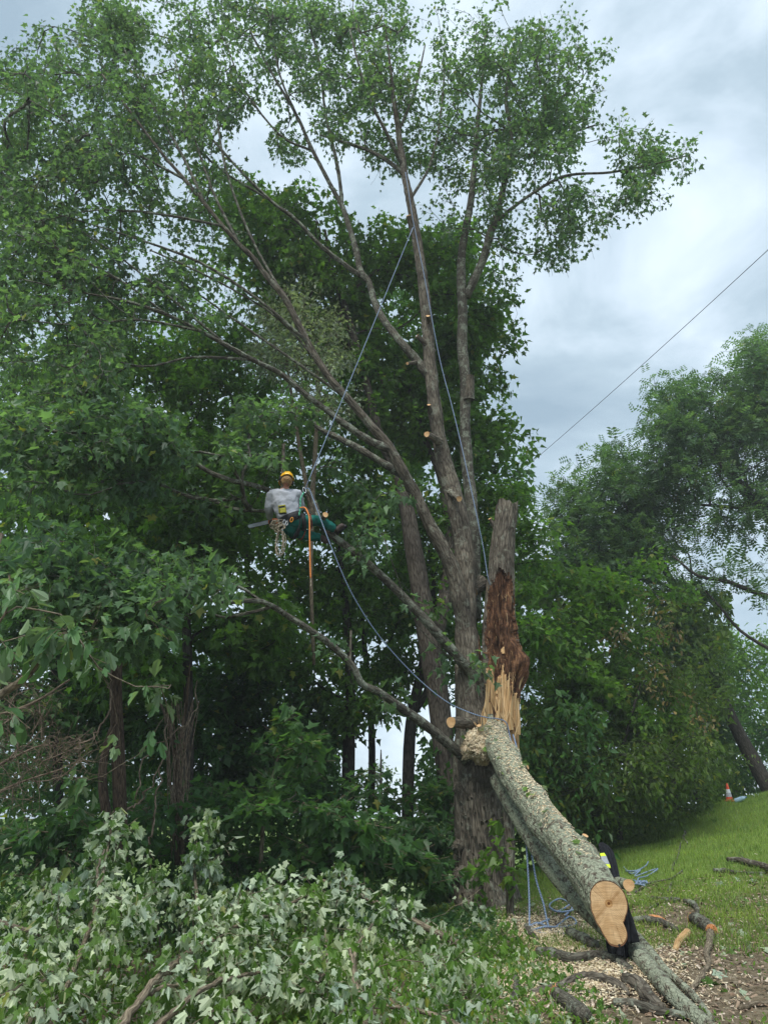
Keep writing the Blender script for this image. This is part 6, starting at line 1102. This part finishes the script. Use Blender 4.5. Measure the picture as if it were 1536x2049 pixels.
# harness
def loopband(c, ax, r1, r2, w, name, mat, par, th_=.012, n=36):
    ax = unit(ax); a = unit(np.cross(ax, [0, 1, .2])); b = np.cross(ax, a); V = []; 
    for i in range(n):
        t_ = 2*np.pi*i/n; e = a*math.cos(t_)*r1+b*math.sin(t_)*r2; eo = a*math.cos(t_)*(r1+th_)+b*math.sin(t_)*(r2+th_)
        V += [c+e-ax*w/2, c+e+ax*w/2, c+eo+ax*w/2, c+eo-ax*w/2]
    f = [[4*i+k, 4*((i+1) % n)+k, 4*((i+1) % n)+(k+1) % 4, 4*i+(k+1) % 4] for i in range(n) for k in range(4)]; mb = MB(); mb.add(V, np.array(f)); return mb.build(name, mat, par)
har = loopband(J['waist']*.45+J['pel']*.55, J['waist']-J['pel'], .195, .17, .14, 'harness_belt', M['black'], man); sub(har, pb)
for k in ('A', 'B'):
    c = J['hip'+k]*.72+J['kn'+k]*.28; loopband(c, J['kn'+k]-J['hip'+k], .135, .13, .07, 'leg_loop', M['black'], har)
    c = J['hip'+k]*.35+J['kn'+k]*.65; loopband(c, J['kn'+k]-J['hip'+k], .112, .108, .012, 'knee_strap', M['redf'], har)
rope([at(598, 1030, 11.3), at(600, 1045, 11.32), at(596, 1062, 11.35)], .012, 'tan_rope', None, 'strap', parent=har).data.materials[0] = M['black']
pc = at(565, 1020, 11.20); po = thing('first_aid_pouch', 'square yellow green pouch hanging on the back of the climber\'s belt', 'pouch', pc)
def rbox(c, sx, sy, sz, name, mat, par, rot=0, bev=.012):
    me = bpy.data.meshes.new(name); a, b_, h = sx/2, sy/2, sz/2; vs = [Matrix.Rotation(rot, 3, 'Y') @ Vector((x, y, z)) for x in (-a, a) for y in (-b_, b_) for z in (-h, h)]; bs = np.array(par['_b'])
    me.from_pydata([tuple(np.array(v)+c-bs) for v in vs], [], [(0,1,3,2),(4,6,7,5),(0,4,5,1),(2,3,7,6),(0,2,6,4),(1,5,7,3)]); me.materials.append(mat); o = bpy.data.objects.new(name, me); COL.objects.link(o); o.parent = par
    bv = o.modifiers.new('bevel', 'BEVEL'); bv.width = bev; bv.segments = 3; return o
rbox(pc, .125, .05, .15, 'pouch_body', M['black'], po, R(-10)); rbox(pc+[0, -.027, .0], .118, .012, .02, 'top_trim', M['yellow'], po, R(-10), .004).location += Vector((-.012, 0, .062))
rbox(pc+[.008, -.027, -.02], .09, .012, .085, 'front_panel', M['yellow'], po, R(-10), .006)
for s_ in (-1, 1): rbox(pc+[s_*.056, -.027, 0], .008, .012, .14, 'side_trim', M['yellow'], po, R(-10), .003)
def ring(c, a, b, ra, rb, r_, mat, lab, name='carabiner', cat='carabiner', n=22):
    P = np.array([c+np.array(a)*ra*math.cos(t_)+np.array(b)*rb*math.sin(t_) for t_ in np.linspace(0, 2*math.pi, n)]); mb = MB(); tube(mb, P, r_, 8); return tag(mb.build(name, M[mat], None), lab, cat)
ring(at(583.5, 1040, 11.18), [1, 0, .2], [.1, .1, 1], .022, .042, .006, 'gold', 'orange carabiner on the back of the belt')
ring(at(569, 1045, 11.2), [1, .2, 0], [0, 0, 1], .02, .04, .005, 'metal', 'silver carabiner left of the orange one')
ring(at(574, 1047, 11.2), [.8, .4, 0], [.2, 0, 1], .018, .038, .005, 'metal', 'silver carabiner between the rope bundle and the orange one')
ring(at(609, 981, 11.32), [1, 0, .3], [-.3, 0, 1], .022, .05, .007, 'metal', 'silver carabiner where the climbing ropes meet beside the shoulder')
ring(at(633, 928, 11.5), [1, 0, 0], [0, 0, 1], .015, .03, .006, 'metal', 'small clip on the climbing rope above the climber')
rope([at(608, 985, 11.32), at(604, 992, 11.3), at(601, 1000, 11.28), at(601, 1012, 11.28), at(600, 1022, 11.28), at(598, 1032, 11.28)], .014, 'green_rope', 'green friction cord between the carabiner and the harness')
rope([at(600, 1016, 11.2), at(610, 1016, 11.14), at(616, 1026, 11.1), at(619, 1040, 11.1), at(619.5, 1080, 11.1), at(620.5, 1130, 11.1), at(621.5, 1157, 11.1)], .011, 'orange_rope', 'orange lanyard hanging straight down from the climber\'s belt', sides=10)
rope([at(621.5, 1157, 11.1), at(622, 1168, 11.1), at(621.5, 1174, 11.1)], .008, 'tan_rope', 'frayed pale tail at the end of the orange lanyard')
# coiled throw line hanging under the saw side of the belt
mb = MB()
for q in range(7):
    c = at(550+q*1.8, 1052+random.uniform(-6, 6), 11.22+random.uniform(-.05, .05)); P = [c+np.array([random.uniform(.04, .09)*math.cos(a+q), .04*math.sin(a*2+q), random.uniform(.05, .085)*math.sin(a)]) for a in np.linspace(0, 7, 14)]; Pp, _ = resample(np.array(P), np.ones(14), 3); tube(mb, Pp, .008, 6)
for q, (w_, h_) in enumerate(((.06, .40), (.075, .44), (.05, .36), (.085, .42))):
    x_ = 560+q*1.2; c = at(x_, 1062, 11.2+q*.02); P = [c+np.array([w_*math.sin(t_)*.9, .01*math.sin(t_*3), -h_*(1-math.cos(t_))/2]) for t_ in np.linspace(0, 2*math.pi, 14)]; Pp, _ = resample(np.array(P), np.ones(14), 3); tube(mb, Pp, .0075, 6)
tag(mb.build('coiled_line', M['tan_rope'], None), 'tan coiled line hanging in loops below the climber\'s left side', 'rope')
# chainsaw
sc = at(547, 1044, 11.92); saw = thing('chainsaw', 'chainsaw in the climber\'s hands, its grey bar pointing left', 'chainsaw', sc)
rbox(sc+[.02, 0, .0], .20, .10, .10, 'engine_body', M['saw'], saw, R(4), .02); rbox(sc+[.10, .0, .06], .14, .05, .03, 'top_handle', M['black'], saw, R(4), .012)
tip = at(496, 1054, 11.72); b0 = sc+[-.07, -.02, -.01]; d = unit(tip-b0); pr = unit(np.cross(d, [0, 1, 0])); pr = pr if pr[2] > 0 else -pr; L_ = np.linalg.norm(tip-b0); pts = []
for s_ in np.linspace(0, 1, 10): pts.append((s_*(L_-.035), .036-.004*s_))
arc = [(L_-.035+.034*math.sin(t_), .032*math.cos(t_)) for t_ in np.linspace(0, math.pi, 10)]; loop = pts+arc[1:-1]+[(x_, -y_) for x_, y_ in pts[::-1]]; ly = np.cross(d, pr)
V = np.array([b0+d*x_+pr*y_+ly*s_ for s_ in (-.003, .003) for x_, y_ in loop]); k = len(loop); f = [np.arange(k)[None][:, ::-1], np.arange(k, 2*k)[None], np.array([[i, (i+1) % k, k+(i+1) % k, k+i] for i in range(k)])]
mb = MB(); mb.add(V, f); mb.build('guide_bar', M['bar'], saw, False); mb = MB(); tube(mb, np.array([b0+d*x_+pr*y_*1.08 for x_, y_ in loop+[loop[0]]]), .005, 5); mb.build('chain', M['black'], saw)

# ================================================================== JACKET ON THE LOG
jb = at(1235, 1760, 8.8); jk = thing('jacket', 'black jacket with yellow and grey trim hung over the far side of the log end', 'jacket', jb)
M['cloth'] = plain('black_fleece', (.013, .014, .017), .9, noise=.3, nscale=25, spec=.15); M['hivis'] = plain('hi_vis_yellow', (.62, .80, .03), .6, noise=.05); M['tape'] = plain('grey_tape', (.30, .32, .34), .5, noise=.1)
def sheet(rows, name, mat, par, fold=.018, nf=5, th_=.008, sd_=0, k=5):
    """rows: list of (left point, right point); rippled cloth between them"""
    Rw = []; m = 36
    Lp, _ = resample(np.array([a for a, b in rows]), np.ones(len(rows)), k); Rp, _ = resample(np.array([b for a, b in rows]), np.ones(len(rows)), k)
    for i, (a, b) in enumerate(zip(Lp, Rp)):
        t_ = np.linspace(0, 1, m)[:, None]; q = a*(1-t_)+b*t_; nn = unit(np.cross(b-a, Lp[min(i+1, len(Lp)-1)]-Lp[max(i-1, 0)])); s_ = i/len(Lp)
        w = np.sin(t_*nf*2*np.pi+sd_+s_*1.5)*fold*(.3+s_)+(vn(np.column_stack([t_*5, t_*0+s_*5, t_*0]), 3)[:, None]-.5)*fold*1.4; Rw.append(q+nn*w)
    V = np.array(Rw).reshape(-1, 3); n = len(Rw); i = np.arange(n-1)[:, None]*m; j = np.arange(m-1)[None]; q = np.stack([i+j, i+j+1, i+m+j+1, i+m+j], 2).reshape(-1, 4)
    mb = MB(); mb.add(V, q); o = mb.build(name, mat, par); s2 = o.modifiers.new('thick', 'SOLIDIFY'); s2.thickness = th_; return o
sheet([(at(1196,1690,9.75), at(1204,1686,9.85)), (at(1200,1706,9.6), at(1224,1702,9.7)), (at(1204,1745,9.3), at(1237,1748,9.4)), (at(1215,1790,9.0), at(1245,1800,9.1)), (at(1218,1830,8.8), at(1262,1850,8.85)), (at(1215,1880,8.7), at(1268,1890,8.8)), (at(1222,1908,8.65), at(1272,1922,8.75))], 'jacket_back', M['cloth'], jk, .022, 4, .01)
sheet([(at(1236,1790,8.9), at(1254,1800,8.85)), (at(1244,1830,8.6), at(1262,1835,8.6)), (at(1246,1860,8.5), at(1270,1862,8.5)), (at(1248,1888,8.45), at(1275,1886,8.5))], 'sleeve', M['cloth'], jk, .02, 1.5, .014, 1)
sheet([(at(1219,1870,8.55), at(1240,1872,8.5)), (at(1220,1890,8.5), at(1247,1892,8.45)), (at(1222,1906,8.5), at(1250,1916,8.45))], 'hem', M['cloth'], jk, .02, 2, .012, 2)
sheet([(at(1199,1708,9.48), at(1208,1707,9.5)), (at(1201,1714,9.44), at(1212,1713,9.45))], 'yellow_trim', M['hivis'], jk, .001, 1, .004)
sheet([(at(1201,1714,9.43), at(1212,1713,9.45)), (at(1204,1729,9.35), at(1219,1730,9.36))], 'grey_trim', M['tape'], jk, .001, 1, .004)
sheet([(at(1204,1729,9.34), at(1219,1730,9.36)), (at(1206,1736,9.30), at(1221,1737,9.31))], 'yellow_trim', M['hivis'], jk, .001, 1, .004)


# haze volume added to stand in for lens veil and soften contrast
HZ = 0.0016
if HZ:
    me = bpy.data.meshes.new('haze'); x0, x1, y0, y1, z0, z1 = -60, 60, -8, 75, -9, 27
    vs = [(x, y, z) for x in (x0, x1) for y in (y0, y1) for z in (z0, z1)]; me.from_pydata(vs, [], [(0,1,3,2),(4,6,7,5),(0,4,5,1),(2,3,7,6),(0,2,6,4),(1,5,7,3)])
    m, t, o = new_mat('veil_haze'); v = t.nodes.new('ShaderNodeVolumePrincipled'); v.inputs['Color'].default_value = (.93, .97, 1, 1); v.inputs['Density'].default_value = HZ; v.inputs['Anisotropy'].default_value = .2; t.links.new(v.outputs[0], o.inputs['Volume']); me.materials.append(m)
    o = bpy.data.objects.new('haze', me); COL.objects.link(o); o['kind'] = 'stuff'; o['label'] = 'thin pale haze added for lens veil and soft contrast'
